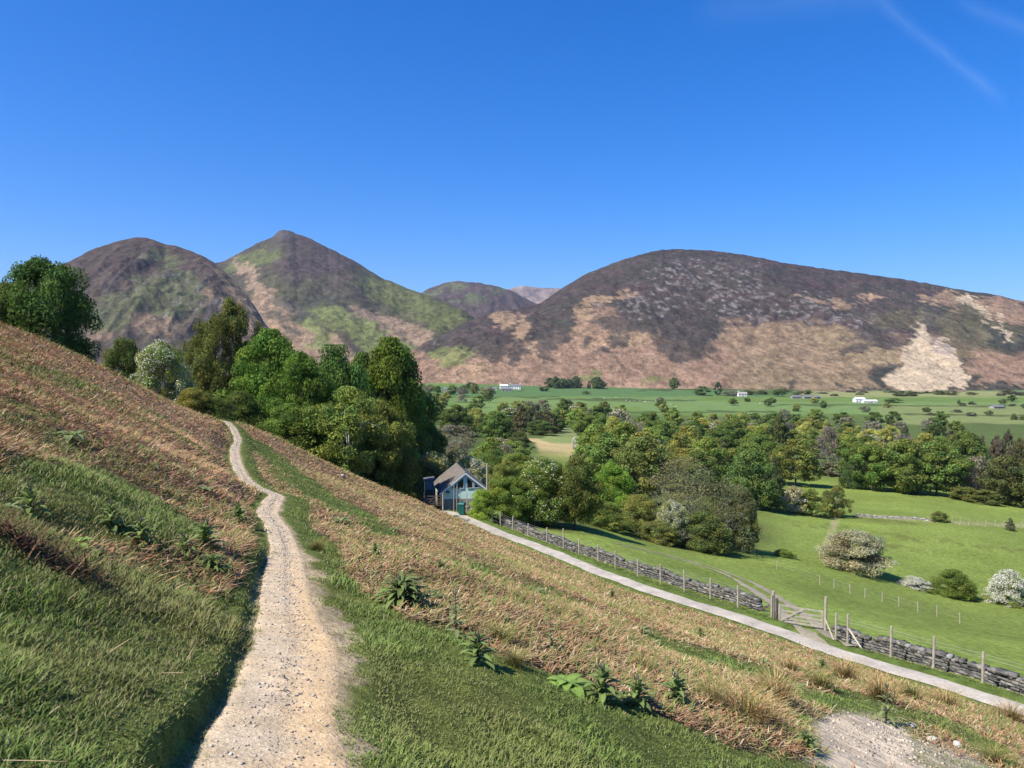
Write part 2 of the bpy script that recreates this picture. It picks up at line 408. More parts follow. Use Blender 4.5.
# cover of the ground by kind
c_grass = np.array([.095, .12, .03]); c_brack = np.array([.34, .185, .10]); c_straw = np.array([.33, .24, .12])
c_field = np.array([.172, .222, .048]); c_wood = np.array([.06, .07, .025]); c_meadow = np.array([.12, .18, .045])
def path_side(x, y):
    d, s, i = near_line(x, y, path_line); return d - path_line[i, 3], s
def ell(px, py, cx, cy, rx, ry, ang=0.0, soft=.35):
    a = math.radians(ang); u = (px - cx) * math.cos(a) + (py - cy) * math.sin(a); v = -(px - cx) * math.sin(a) + (py - cy) * math.cos(a)
    return 1 - sstep(1 - soft, 1 + soft, np.sqrt((u / rx) ** 2 + (v / ry) ** 2))
def bracken_share(x, y, z):
    """how much dead bracken covers the hillside at a place (0 = green turf)"""
    px, py = project(x, y, z)
    n = fbm(x / 2.2, y / 2.2, 4, 31) * .6 + fbm(x / .6, y / .6, 3, 33) * .4
    d, s = path_side(x, y)
    b = np.ones(len(x)) * .78
    # green strip both sides of the path, broad where it is close
    b = b - 1.5 * (1 - sstep(0, .9, d)) * (s < 0) - 1.3 * (1 - sstep(0, .35, d)) * (s > 0)
    b = b - .85 * (s > 0) * (1 - sstep(3.8, 8.6, y + .12 * x))
    # turf to the right of the path, down to a line from (330,600) to (700,768)
    b = b - 1.5 * (s < 0) * sstep(-25, 35, py - (596 + (px - 330) * .36)) * (px < 900)
    b = b - .5 * (s < 0) * ell(px, py, 900, 745, 130, 40, 10)
    # green streaks across the slope
    for (cx, cy, rx, ry, an, am) in ((330, 500, 80, 9, 28, .7), (520, 585, 90, 9, 20, .5), (690, 650, 90, 12, 20, .55), (560, 640, 60, 14, 20, .45), (270, 455, 50, 6, 35, .7),
                                     (60, 500, 70, 30, 15, .6), (150, 520, 60, 30, 20, .5), (820, 690, 70, 14, 20, .6), (40, 430, 50, 18, 20, .35), (430, 590, 50, 18, 20, .5), (110, 470, 40, 16, 25, .3)):
        b = b - am * ell(px, py, cx, cy, rx, ry, an, .6)
    return clamp01(sstep(.2, .75, b + n))

def near_lane_grass(x, y):
    d, s, i = near_line(x, y, lane_line); return d, s
gpx, gpy = project(gx, gy, gz); gr = np.hypot(gx, gy)
col = np.tile(c_grass, (len(gx), 1))
hm = (gr < 130)
b = np.zeros(len(gx)); b[hm] = bracken_share(gx[hm], gy[hm], gz[hm])
ld = np.full(len(gx), 99.); ls = np.zeros(len(gx)); ld[hm], ls[hm] = near_lane_grass(gx[hm], gy[hm])
n1 = fbm(gx / 1.1, gy / 1.1, 4, 41); n2 = fbm(gx / 7, gy / 7, 3, 43); n3 = fbm(gx / 45, gy / 45, 4, 47)
dry = c_brack[None] * (1 - .5 * clamp01(n1 + .3)[:, None]) + c_straw[None] * (.5 * clamp01(n1 + .3)[:, None])
dry = dry * (1 + .25 * n2[:, None])
turf = c_grass[None] * (1 + .25 * n1[:, None]) + np.array([.06, .05, .01])[None] * clamp01(n2)[:, None]
hillc = turf * (1 - b[:, None]) + dry * b[:, None]
verge = (ld < 3.6) & hm
vb = (1 - sstep(1.6, 2.3, ld)) * hm + (ls > 0) * (1 - sstep(3.5, 4.5, ld)) * hm
vb = clamp01(vb)
hillc = hillc * (1 - vb[:, None]) + (np.array([.10, .14, .03]) * (1 + .3 * n1[:, None])) * vb[:, None]
# beyond the lane: pasture
beyond = ((ls > 0) & (ld > 2.8) | (gr > 110)).astype(float)
sel_front = gy > 0
fld = c_field[None] * (1 + .10 * n2[:, None] + .10 * n3[:, None])
fld = fld * (1 - .10 * sstep(0, 1, n1)[:, None])
# rough darker growth in the pasture
rough_ = np.zeros(len(gx))
for (cx, cy, rx, ry, an) in ((930, 540, 60, 5, 6), (1000, 548, 60, 5, 8), (885, 520, 50, 4, 4), (820, 526, 40, 3, 4), (880, 545, 40, 4, 10), (1000, 528, 50, 3, 6), (860, 560, 30, 3, 8), (940, 500, 60, 2.5, 4), (870, 487, 30, 4, 4)):
    rough_ = np.maximum(rough_, ell(gpx, gpy, cx, cy, rx, ry, an, .6))
rough_ = rough_ * sstep(-.1, .5, n2 + n1 * .6) * (gr > 60)
fld = fld * (1 - .45 * rough_[:, None]) + np.array([.10, .07, .03])[None] * .25 * rough_[:, None]
# pale earth lines along old field edges
for (xa, ya, xb, yb, wd) in ((858, 515, 935, 521, 2.0), (955, 523, 1024, 526, 2.0), (836, 520, 822, 556, 4.0)):
    t = clamp01(((gpx - xa) * (xb - xa) + (gpy - ya) * (yb - ya)) / ((xb - xa) ** 2 + (yb - ya) ** 2))
    dd = np.hypot(gpx - xa - t * (xb - xa), gpy - ya - t * (yb - ya))
    k = (1 - sstep(wd * .5, wd * 1.3, dd)) * (gr > 60) * clamp01(.7 + n1)
    fld = fld * (1 - .7 * k[:, None]) + np.array([.34, .29, .16])[None] * .7 * k[:, None]
# far valley
valley = sstep(230, 300, gr)
vc = c_meadow[None] * (1 + .25 * n3[:, None]) * np.ones((len(gx), 1))
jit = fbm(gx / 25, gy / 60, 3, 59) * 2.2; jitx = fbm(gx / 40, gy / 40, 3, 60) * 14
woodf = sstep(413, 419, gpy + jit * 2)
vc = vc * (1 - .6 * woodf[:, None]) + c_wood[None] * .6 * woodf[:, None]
def paint(arr, m, c): return arr * (1 - m[:, None]) + np.array(c)[None] * m[:, None]
edge = fbm(gx / 30, gy / 30, 3, 53)
dark = np.array([.045, .06, .02])
def band(x0, x1, y0, y1, tilt=0.0, s=1.0):
    yy = gpy + jit - tilt * (gpx - x0)
    return sstep(x0 - 3, x0 + 3, gpx + jitx) * (1 - sstep(x1 - 3, x1 + 3, gpx + jitx)) * sstep(y0 - s, y0 + s, yy) * (1 - sstep(y1 - s, y1 + s, yy)) * (gr > 180)
vc = paint(vc, band(430, 1100, 386, 396), [.085, .15, .05])
vc = paint(vc, band(430, 700, 397, 402), [.13, .19, .06])
vc = paint(vc, band(455, 1100, 400, 412, .004), [.135, .20, .062])
vc = paint(vc, band(800, 1100, 391, 397), [.22, .23, .09])
vc = paint(vc, band(880, 1100, 404, 424), [.17, .20, .07])
vc = paint(vc, band(520, 640, 406, 413), [.13, .19, .05])
vc = paint(vc, band(530, 606, 440, 466), [.40, .31, .15])
vc = paint(vc, band(545, 600, 437, 444), [.20, .24, .08])
vc = paint(vc, band(560, 600, 428, 437), [.17, .20, .08])
for (x0, x1, y0, y1, ti) in ((540, 700, 398.5, 400, .01), (430, 560, 396, 397.3, .0), (780, 1040, 404.5, 406, .002), (600, 780, 412, 413.5, -.01), (900, 1050, 413, 414.5, .01), (640, 900, 389, 390.5, .0)):
    vc = paint(vc, band(x0, x1, y0, y1, ti, .5) * .75, dark)
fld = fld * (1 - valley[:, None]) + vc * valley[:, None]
fld = fld * (1 + .10 * n2[:, None] * (1 - valley[:, None]))
# field woods floor
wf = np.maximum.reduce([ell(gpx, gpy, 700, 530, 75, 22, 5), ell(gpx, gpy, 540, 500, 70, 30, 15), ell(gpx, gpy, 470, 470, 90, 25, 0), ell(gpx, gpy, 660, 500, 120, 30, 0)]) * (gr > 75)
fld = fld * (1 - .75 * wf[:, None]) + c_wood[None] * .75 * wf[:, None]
k = clamp01(beyond)[:, None]
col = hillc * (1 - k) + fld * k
# worn stony ground at the lower right
bare = np.maximum.reduce([ell(gpx, gpy, 865, 742, 56, 27, 14, .25), ell(gpx, gpy, 930, 756, 66, 15, 12, .5) * .6, ell(gpx, gpy, 880, 768, 70, 14, 8, .4)]) * (gr < 30) * (gy > 0)
col = col * (1 - bare[:, None]) + (np.array([.68, .54, .37])[None] * (1 + .2 * n1[:, None])) * bare[:, None]
# worn crumbling earth beside the path
pd, psd = np.full(len(gx), 99.), np.zeros(len(gx))
q = gr < 70; pd[q], psd[q] = path_side(gx[q], gy[q])
pe = (1 - sstep(.0, .10, pd - np.where(psd < 0, .02 + .22 * clamp01(fbm(gx / .4, gy / .4, 3, 61) * 1.6 + .3) * (gy < 11), 0) + n1 * .05)) * q
col = col * (1 - pe[:, None]) + np.array([.36, .28, .17])[None] * pe[:, None]

nr, na = len(rr), len(az)
ii = np.arange(nr - 1)[:, None] * na + np.arange(na)[None]
jj = np.arange(nr - 1)[:, None] * na + (np.arange(na)[None] + 1) % na
quads = np.stack([ii.ravel(), jj.ravel(), (jj + na).ravel(), (ii + na).ravel()], 1)[:, ::-1]
ground = mesh_np('ground', np.stack([gx, gy, gz], 1), quads, 4, M['ground'], np.clip(col, 0, 1), smooth=True)
tag(ground, kind='structure')

# strips laid on the ground
def strip(name, line, hw, m, dz, n=6, colf=None, noise=.0, nseed=3):
    line = np.array(line); tg = np.gradient(line[:, :2], axis=0); tg /= np.linalg.norm(tg, axis=1)[:, None]
    nx, ny = -tg[:, 1], tg[:, 0]
    s = np.r_[0, np.cumsum(np.linalg.norm(np.diff(line[:, :2], axis=0), axis=1))]
    hl = hw * (1 + noise * fbm(s / 1.1, s * 0, 3, nseed)); hr = hw * (1 + noise * fbm(s / .9, s * 0 + 9, 3, nseed))
    us = np.linspace(-1, 1, n)
    X = line[:, 0][:, None] + nx[:, None] * np.where(us < 0, us[None] * hr[:, None], us[None] * hl[:, None])
    Y = line[:, 1][:, None] + ny[:, None] * np.where(us < 0, us[None] * hr[:, None], us[None] * hl[:, None])
    Z = H(X.ravel(), Y.ravel()).reshape(X.shape) + dz - .02 * (np.abs(us)[None] > .99)
    V = np.stack([X.ravel(), Y.ravel(), Z.ravel()], 1); k = len(line)
    a = np.arange(k - 1)[:, None] * n + np.arange(n - 1)[None]
    q = np.stack([a.ravel(), (a + n).ravel(), (a + n + 1).ravel(), (a + 1).ravel()], 1)[:, ::-1]
    c = colf(X.ravel(), Y.ravel(), np.tile(us, k)) if colf else None
    return tag(mesh_np(name, V, q, 4, m, c, smooth=True), kind='structure')
def path_col(x, y, u):
    g = np.array([.52, .41, .275]); sand = np.array([.60, .42, .23])
    k = clamp01(sstep(.35, -.7, u) * .8 + .15 + fbm(x / .35, y / .35, 3, 71) * .6) * (1 - .7 * sstep(6, 12, y))
    n = fbm(x / .12, y / .12, 3, 73)
    return (g[None] * (1 - k[:, None]) + sand[None] * k[:, None]) * (1 + .16 * n[:, None])
pl = path_line[np.r_[0:len(path_line)]]
# finer line close to the viewer
_pf = densify(path_line, .06, .2)
strip('footpath', _pf, _pf[:, 3] * 1.0 + .03, M['gravel'], .012, 14, path_col, .12)
strip('lane', lane_line, np.interp(lane_line[:, 1], [20, 36, 60], [.48, .54, .62]), M['lane'], .05, 7, None, .2)

# ------------------------------------------------------------------ fells (real relief, each at its own distance)
def interp(pts, x):
    p = np.array(pts, float); return np.interp(x, p[:, 0], p[:, 1])
def smooth_interp(pts, x, w=3):
    v = interp(pts, x); k = np.hanning(2 * w + 3); k /= k.sum()
    return np.convolve(np.pad(v, w + 1, mode='edge'), k, 'valid')
def fell(name, px0, px1, step, ridge, rdepth, base, bdepth, colf, rows=190, amp=26, seed=1, prof=1.0, gully=1.0, back=900):
    px = np.arange(px0, px1 + step, step); n = len(px)
    ry = smooth_interp(ridge, px, 1) + fbm(px / 6, px * 0, 4, seed + 90) * .8
    rd = smooth_interp(rdepth, px, 12); by = interp(base, px); bd = smooth_interp(bdepth, px, 12)
    t = np.r_[np.linspace(-.05, 1, rows), 1 + np.linspace(.02, .35, 12) ** 1.0]
    d = bd[None] + (rd - bd)[None] * t[:, None]
    d[rows:] = rd[None] + (t[rows:, None] - 1) / .35 * back
    zb = z_at(by, bd); zr = z_at(ry, rd)
    tt = np.clip(t, 0, 1)
    f = tt ** prof
    z = zb[None] + (zr - zb)[None] * f[:, None]
    x = (px - 512)[None] / F * d
    w = (np.sin(math.pi * np.clip(t, 0, 1)) ** .6)[:, None]
    # spurs and gullies running down the slope, crags
    g1 = fbm(x / 260 + d / 900, d / 900, 3, seed) * 1.3
    g2 = 1 - np.abs(fbm(x / 90 + .3 * z / 90, d / 420, 4, seed + 5)) * 2
    g3 = fbm(x / 28, d / 38, 4, seed + 9)
    crag = fbm(x / 14, d / 20, 3, seed + 21)
    z = z + w * (amp * g1 + amp * .38 * gully * g2 + amp * .26 * g3 + amp * .12 * crag)
    z[rows:] = zr[None] - ((t[rows:] - 1) / .35)[:, None] ** 1.4 * (zr - zb + 60)[None] * .8
    z[:2] -= 12
    X, Y, Z = x.ravel(), d.ravel(), z.ravel()
    qx, qy = project(X, Y, Z)
    sc1 = Y.mean() / 2300
    qx = qx + fbm(X / 60 / sc1, Z / 30 / sc1, 4, seed + 31) * 11 + fbm(X / 14 / sc1, Z / 8 / sc1, 3, seed + 33) * 6
    qy = qy + fbm(X / 55 / sc1, Z / 25 / sc1, 4, seed + 35) * 7 + fbm(X / 12 / sc1, Z / 7 / sc1, 3, seed + 37) * 5
    T = np.repeat(t, n)
    c = colf(qx, qy, X, Y, Z, T)
    m = len(t)
    a = np.arange(m - 1)[:, None] * n + np.arange(n - 1)[None]
    q = np.stack([a.ravel(), (a + n).ravel(), (a + n + 1).ravel(), (a + 1).ravel()], 1)[:, ::-1]
    sp1 = fbm(X / 9 / sc1, Z / 6 / sc1, 3, seed + 61, .7); sp2 = fbm(X / 24 / sc1, Z / 12 / sc1, 3, seed + 63)
    c = c * (1 + (.45 * sp1 + .3 * sp2) * (1 - .75 * sstep(.3, .42, c[:, 0])))[:, None]
    dots = sstep(.42, .6, fbm(X / 8 / sc1, Z / 5 / sc1, 2, seed + 65))
    c = mixc(c, np.array([.05, .05, .035])[None], dots * .55)
    o = mesh_np(name, np.stack([X, Y, Z], 1), q, 4, M['hill'], np.clip(c, 0, 1), smooth=True)
    return tag(o, kind='structure')

HEATH = np.array([.068, .048, .043]); HEATH2 = np.array([.045, .045, .034]); BRK = np.array([.215, .138, .09]); OLIVE = np.array([.20, .15, .085])
GRS = np.array([.13, .145, .048]); GRS2 = np.array([.14, .14, .05]); SCREE = np.array([.40, .31, .205]); ROCKC = np.array([.24, .22, .21]); TAN = np.array([.25, .175, .105])
def mixc(a, b, m): return a * (1 - m[:, None]) + b * m[:, None]
def full(c, n): return np.tile(np.array(c, float), (n, 1))
def patches(px, py, lst, n, soft=.5, rag=.55):
    """union of ellipses with a ragged edge"""
    m = np.zeros(len(px))
    for (cx, cy, rx, ry, an) in lst:
        a = math.radians(an); u = (px - cx) * math.cos(a) + (py - cy) * math.sin(a); v = -(px - cx) * math.sin(a) + (py - cy) * math.cos(a)
        rr_ = np.sqrt((u / rx) ** 2 + (v / ry) ** 2) + n * rag
        m = np.maximum(m, 1 - sstep(1 - soft * .5, 1 + soft * .5, rr_))
    return m

def col_right(px, py, x, y, z, t):
    n = fbm(x / 55, z / 22, 5, 201, .6); nf = fbm(x / 16, z / 9, 4, 205, .6); nb = fbm(x / 200, z / 90, 3, 209); nv = fbm(x / 9, z / 6, 3, 211)
    # bracken below, heather above a ragged line
    line = interp([(400, 340), (430, 352), (455, 350), (480, 354), (500, 350), (530, 345), (560, 338), (585, 322), (600, 308), (612, 312), (630, 330), (660, 345), (690, 350), (712, 345),
                   (722, 326), (740, 322), (780, 326), (820, 332), (860, 338), (900, 344), (930, 335), (948, 330), (960, 350), (985, 352), (1010, 350), (1060, 352)], px)
    h = sstep(-7, 7, line - py + n * 15 + nf * 7)
    br = mixc(full(BRK, len(px)), full(OLIVE, len(px)), clamp01(sstep(690, 780, px) * .75 + nb * .4) * (px < 900) + 0)
    br = br * (1 + .16 * n + .12 * nf)[:, None]
    he = mixc(full(HEATH, len(px)), full(HEATH2, len(px)), clamp01(.3 + n + sstep(930, 980, px)))
    he = he * (1 + .25 * nb + .15 * nf)[:, None]
    c = mixc(br, he, h)
    # tongues of bracken and grass up the heather
    up = patches(px, py, [(603, 302, 26, 5, -8), (585, 318, 8, 16, 25), (628, 294, 10, 4, 0), (500, 318, 16, 6, 10), (520, 330, 8, 16, 5), (470, 372, 24, 8, 0), (640, 335, 20, 7, 10), (616, 345, 30, 6, 0), (535, 350, 8, 10, 0),
                          (815, 302, 9, 4, 0), (842, 305, 12, 5, 0), (870, 298, 10, 3, 0), (925, 300, 10, 4, 0), (950, 296, 16, 5, 10), (800, 297, 8, 2, 0), (968, 350, 0.1, .1, 0)], n)
    c = mixc(c, full(TAN * [1.05, 1, 1], len(px)) * (1 + .2 * nf)[:, None], up * .85)
    # heather islands in the bracken
    low = patches(px, py, [(497, 355, 10, 16, 0), (517, 355, 8, 15, 0), (480, 345, 12, 10, 0), (550, 340, 16, 12, 20), (562, 333, 10, 12, -20), (540, 352, 7, 4, 0), (690, 343, 25, 9, 5), (672, 352, 22, 7, 10), (705, 352, 12, 4, 0),
                           (620, 343, 12, 5, 0), (600, 352, 8, 5, 0), (590, 340, 7, 7, 0), (616, 326, 20, 8, 10), (650, 325, 24, 9, 0), (545, 358, 6, 3, 0), (884, 374, 14, 10, 30), (893, 368, 12, 5, 0), (850, 350, 16, 4, 0), (905, 345, 14, 4, 0), (790, 386, 6, 2, 20), (835, 382, 5, 2, 30), (878, 345, 20, 4, 0)], n * 1.2, rag=.8)
    c = mixc(c, full(HEATH * [.9, 1.05, .95], len(px)), low * .85)
    small = sstep(.45, .7, nv * .6 + nf * .7) * sstep(300, 330, py) * (1 - sstep(360, 385, py)) * (1 - sstep(720, 800, px))
    c = mixc(c, full(HEATH2, len(px)), small * .6)
    # grass on the spur
    gr_ = patches(px, py, [(455, 358, 18, 8, -10), (462, 350, 12, 5, 0), (440, 350, 12, 5, -20), (590, 375, 12, 4, 0), (655, 380, 10, 2, 0)], n)
    c = mixc(c, full(GRS, len(px)), gr_ * .8)
    # pale stones strewn over the heather
    st = sstep(.42, .66, nv * .7 + nf * .3 + .36 * patches(px, py, [(735, 300, 60, 28, 20), (820, 312, 60, 18, 10), (640, 305, 50, 14, 0), (700, 278, 60, 20, 0)], n * .3)) * h
    c = mixc(c, full([.22, .19, .175], len(px)), st * .6)
    # grassy stony cover at the right end
    c = mixc(c, full([.10, .085, .045], len(px)) * (1 + .4 * n)[:, None], patches(px, py, [(965, 330, 32, 30, 30), (1000, 330, 22, 22, 0), (905, 320, 30, 10, 0)], n) * .75)
    brr = patches(px, py, [(988, 360, 15, 9, 10), (1000, 378, 14, 9, 20), (985, 374, 12, 8, 0), (1040, 372, 20, 8, 0), (1008, 308, 26, 11, 12), (948, 303, 16, 3, 10), (1030, 316, 26, 10, 10)], n)
    c = mixc(c, full(BRK * 1.02, len(px)), brr * .9)
    c = mixc(c, full([.04, .042, .032], len(px)), patches(px, py, [(955, 368, 7, 18, -30), (968, 380, 12, 8, 0), (890, 376, 12, 9, 0), (985, 389, 60, 3, 0), (870, 388, 30, 3, 0), (1003, 340, 20, 10, 30), (1015, 392, 30, 3, 0)], n * 1.1) * .9)
    # the big scree
    sc_ = np.maximum.reduce([patches(px, py, [(931, 365, 26, 24, 70), (920, 378, 28, 11, 0), (922, 349, 10, 22, -12), (921, 329, 4, 9, -10), (964, 381, 9, 8, 0), (944, 352, 17, 10, 50), (938, 375, 24, 15, 0), (915, 362, 14, 18, 0)], n * .35, .2),
                             patches(px, py, [(975, 305, 14, 4, 40), (966, 300, 8, 4, 30), (988, 320, 4, 3, 20), (1003, 330, 8, 3, 50), (1000, 318, 4, 2, 0), (1010, 337, 6, 3, 30), (993, 308, 4, 2, 0)], n * 1.2, .4) * .8])
    sc_ = sc_ * (py < 389.5)
    grey = patches(px, py, [(944, 345, 12, 10, 40), (935, 335, 10, 7, 30)], n * .6)
    scc = mixc(full(SCREE, len(px)) * (1 + .10 * fbm(x / 12 + z / 30, z / 70, 3, 231) + .05 * nf)[:, None], full([.30, .24, .20], len(px)), grey * .7)
    c = mixc(c, scc, sc_)
    return c

def col_causey(px, py, x, y, z, t):
    n = fbm(x / 60, z / 26, 5, 301, .6); nf = fbm(x / 18, z / 12, 4, 305, .6); nb = fbm(x / 220, z / 90, 3, 309)
    c = full(HEATH * [.95, 1.1, .9], len(px)) * (1 + .2 * n)[:, None]
    # green-grey upper flanks
    g = sstep(-.3, .6, n + nb * .6) * sstep(238, 262, py)
    c = mixc(c, full([.085, .088, .038], len(px)), g * .6)
    c = mixc(c, full(HEATH, len(px)), patches(px, py, [(320, 250, 60, 12, 32), (290, 234, 10, 5, 0), (360, 285, 50, 9, 25), (300, 265, 40, 14, 10)], n) * .8)
    c = mixc(c, full(ROCKC * .35, len(px)), patches(px, py, [(285, 233, 10, 5, 0)], n) * .7)
    c = mixc(c, full(GRS * .8, len(px)), patches(px, py, [(410, 302, 60, 15, 22), (445, 318, 40, 12, 20), (380, 290, 30, 8, 25), (250, 262, 30, 8, -20)], n) * .85)
    bk = np.maximum.reduce([patches(px, py, [(285, 330, 45, 16, 35), (250, 275, 24, 5, 40), (270, 300, 30, 8, 40), (330, 350, 40, 14, 35), (400, 330, 45, 11, 20), (430, 345, 30, 9, 20), (370, 315, 26, 6, 20), (340, 368, 50, 12, 30), (300, 360, 50, 20, 30), (255, 330, 30, 20, 40)], n)])
    c = mixc(c, full(TAN * [.95, .95, 1.05], len(px)) * (1 + .2 * nf)[:, None], bk * .9)
    c = mixc(c, full(HEATH2 * 1.3, len(px)) * (1 + .3 * nf)[:, None], patches(px, py, [(300, 312, 30, 8, 20), (290, 332, 14, 4, 30), (370, 325, 12, 3, 20), (275, 318, 12, 6, 20), (330, 305, 30, 6, 15), (420, 352, 16, 3, 20)], n * 1.1) * .75)
    c = mixc(c, full(GRS * 1.15, len(px)) * (1 + .12 * nf)[:, None], patches(px, py, [(365, 333, 58, 12, 28), (385, 345, 40, 13, 25), (340, 320, 20, 8, 30), (315, 325, 10, 10, 0), (400, 360, 30, 8, 10), (320, 340, 12, 8, 40)], n) * .85)
    return c

def col_rowling(px, py, x, y, z, t):
    n = fbm(x / 45, z / 26, 5, 401, .6); nf = fbm(x / 14, z / 16, 4, 405, .62); nb = fbm(x / 160, z / 80, 3, 409)
    c = full(HEATH * [1.0, 1.03, .95], len(px)) * (1 + .25 * nb + .15 * n)[:, None]
    c = mixc(c, full([.09, .10, .045], len(px)), patches(px, py, [(120, 310, 28, 16, 0), (160, 258, 18, 6, 10), (170, 300, 30, 20, 30), (110, 320, 24, 12, 0), (185, 285, 20, 16, 40), (140, 290, 14, 10, -40)], n * 1.2) * .75)
    c = mixc(c, full([.085, .08, .05], len(px)), sstep(0, .45, nf + .3 * n) * sstep(268, 285, py) * .7)
    crag = sstep(.25, .55, fbm(x / 7, z / 20, 4, 413, .6)) * patches(px, py, [(180, 305, 55, 38, 40), (220, 300, 30, 14, 40)], n)
    c = mixc(c, full([.23, .215, .20], len(px)), crag * .6)
    c = mixc(c, full(BRK * [.9, .98, 1], len(px)), patches(px, py, [(145, 322, 14, 9, 0), (157, 328, 18, 8, 0), (105, 335, 14, 5, 0), (205, 295, 9, 4, 30), (168, 322, 8, 4, 30), (235, 310, 14, 4, 45), (250, 325, 14, 6, 45)], n) * .9)
    c = mixc(c, full(TAN, len(px)) * (1 + .3 * nf)[:, None], patches(px, py, [(234, 286, 9, 12, -35), (250, 308, 12, 16, -35), (268, 338, 14, 22, -30), (255, 340, 18, 20, 0), (222, 272, 6, 6, 0)], n, rag=.9) * .85)
    c = mixc(c, full([.035, .035, .045], len(px)), patches(px, py, [(105, 288, 6, 4, 40), (120, 277, 10, 2, -50)], n * .6) * .8)
    return c
def col_far(px, py, x, y, z, t):
    n = fbm(x / 80, z / 40, 4, 501)
    c = full(HEATH * 1.05, len(px)) * (1 + .25 * n)[:, None]
    return mixc(c, full([.09, .10, .045], len(px)), patches(px, py, [(458, 284, 14, 4, 0), (430, 292, 16, 5, -10), (500, 288, 20, 4, 10), (470, 300, 20, 4, 0)], n) * .8)
def col_farthest(px, py, x, y, z, t):
    n = fbm(x / 120, z / 60, 4, 601)
    return mixc(full([.15, .12, .11], len(px)), full([.24, .18, .15], len(px)), clamp01(.4 + n))

fell('farthest_fell', 470, 640, 1.6, [(470, 310), (505, 290), (515, 287), (525, 286), (540, 288), (558, 288), (575, 291), (640, 300)], [(470, 6500), (640, 6500)],
     [(470, 340), (640, 340)], [(470, 5200), (640, 5200)], col_farthest, 60, 60, 61)
fell('far_fell', 380, 600, 1.5, [(380, 310), (405, 300), (422, 293), (435, 286), (450, 281.5), (462, 281), (480, 283), (500, 287), (512, 291), (525, 298), (545, 308), (600, 330)], [(380, 4300), (600, 4300)],
     [(380, 350), (600, 350)], [(380, 3500), (600, 3400)], col_far, 70, 36, 51)
fell('pointed_fell', 150, 500, 1.2, [(150, 300), (180, 285), (205, 266), (225, 261), (240, 253), (255, 245), (268, 239), (274, 237), (279, 231.5), (284, 229.5), (290, 230.5), (297, 233.5), (306, 236), (318, 242), (335, 250.5), (350, 258), (365, 267),
     (380, 277), (400, 285), (418, 292.5), (435, 298), (450, 304), (465, 311), (480, 322), (500, 340)], [(150, 2900), (290, 3000), (400, 2900), (500, 2600)],
     [(150, 400), (500, 386)], [(150, 1750), (350, 1600), (500, 1650)], col_causey, 190, 27, 31, .92, .8)
fell('rounded_fell', -160, 330, 1.2, [(-160, 330), (-60, 300), (20, 280), (66, 264), (85, 254), (100, 247.5), (120, 241), (136, 238), (147, 237.5), (158, 241), (166, 244.5), (176, 245), (190, 250), (205, 256), (214, 262), (226, 272), (239, 285), (253, 303),
     (266, 325), (280, 350), (298, 380), (330, 400)], [(-160, 1900), (150, 2000), (330, 1700)], [(-160, 395), (330, 398)], [(-160, 1150), (150, 1250), (330, 1450)], col_rowling, 190, 40, 41, .9, 1.5)
fell('broad_fell', 396, 1250, 1.2, [(396, 372), (405, 355), (425, 343), (445, 334), (462, 325), (480, 316), (500, 313), (520, 308), (540, 303), (550, 297), (560, 289.5), (575, 280), (590, 272), (603, 267), (618, 261), (635, 256), (650, 252), (663, 249.5), (680, 249),
     (700, 250), (720, 251.5), (740, 254), (760, 258), (780, 262), (800, 265), (825, 269), (850, 272), (875, 275.5), (900, 279), (925, 283), (950, 288), (975, 292), (1000, 296), (1024, 302), (1100, 315), (1250, 340)],
     [(396, 1750), (470, 1950), (560, 2300), (700, 2450), (900, 2350), (1024, 2200), (1250, 2100)], [(396, 388), (1250, 392)], [(396, 1480), (600, 1430), (1250, 1400)], col_right, 200, 26, 21, .95, 1.0)

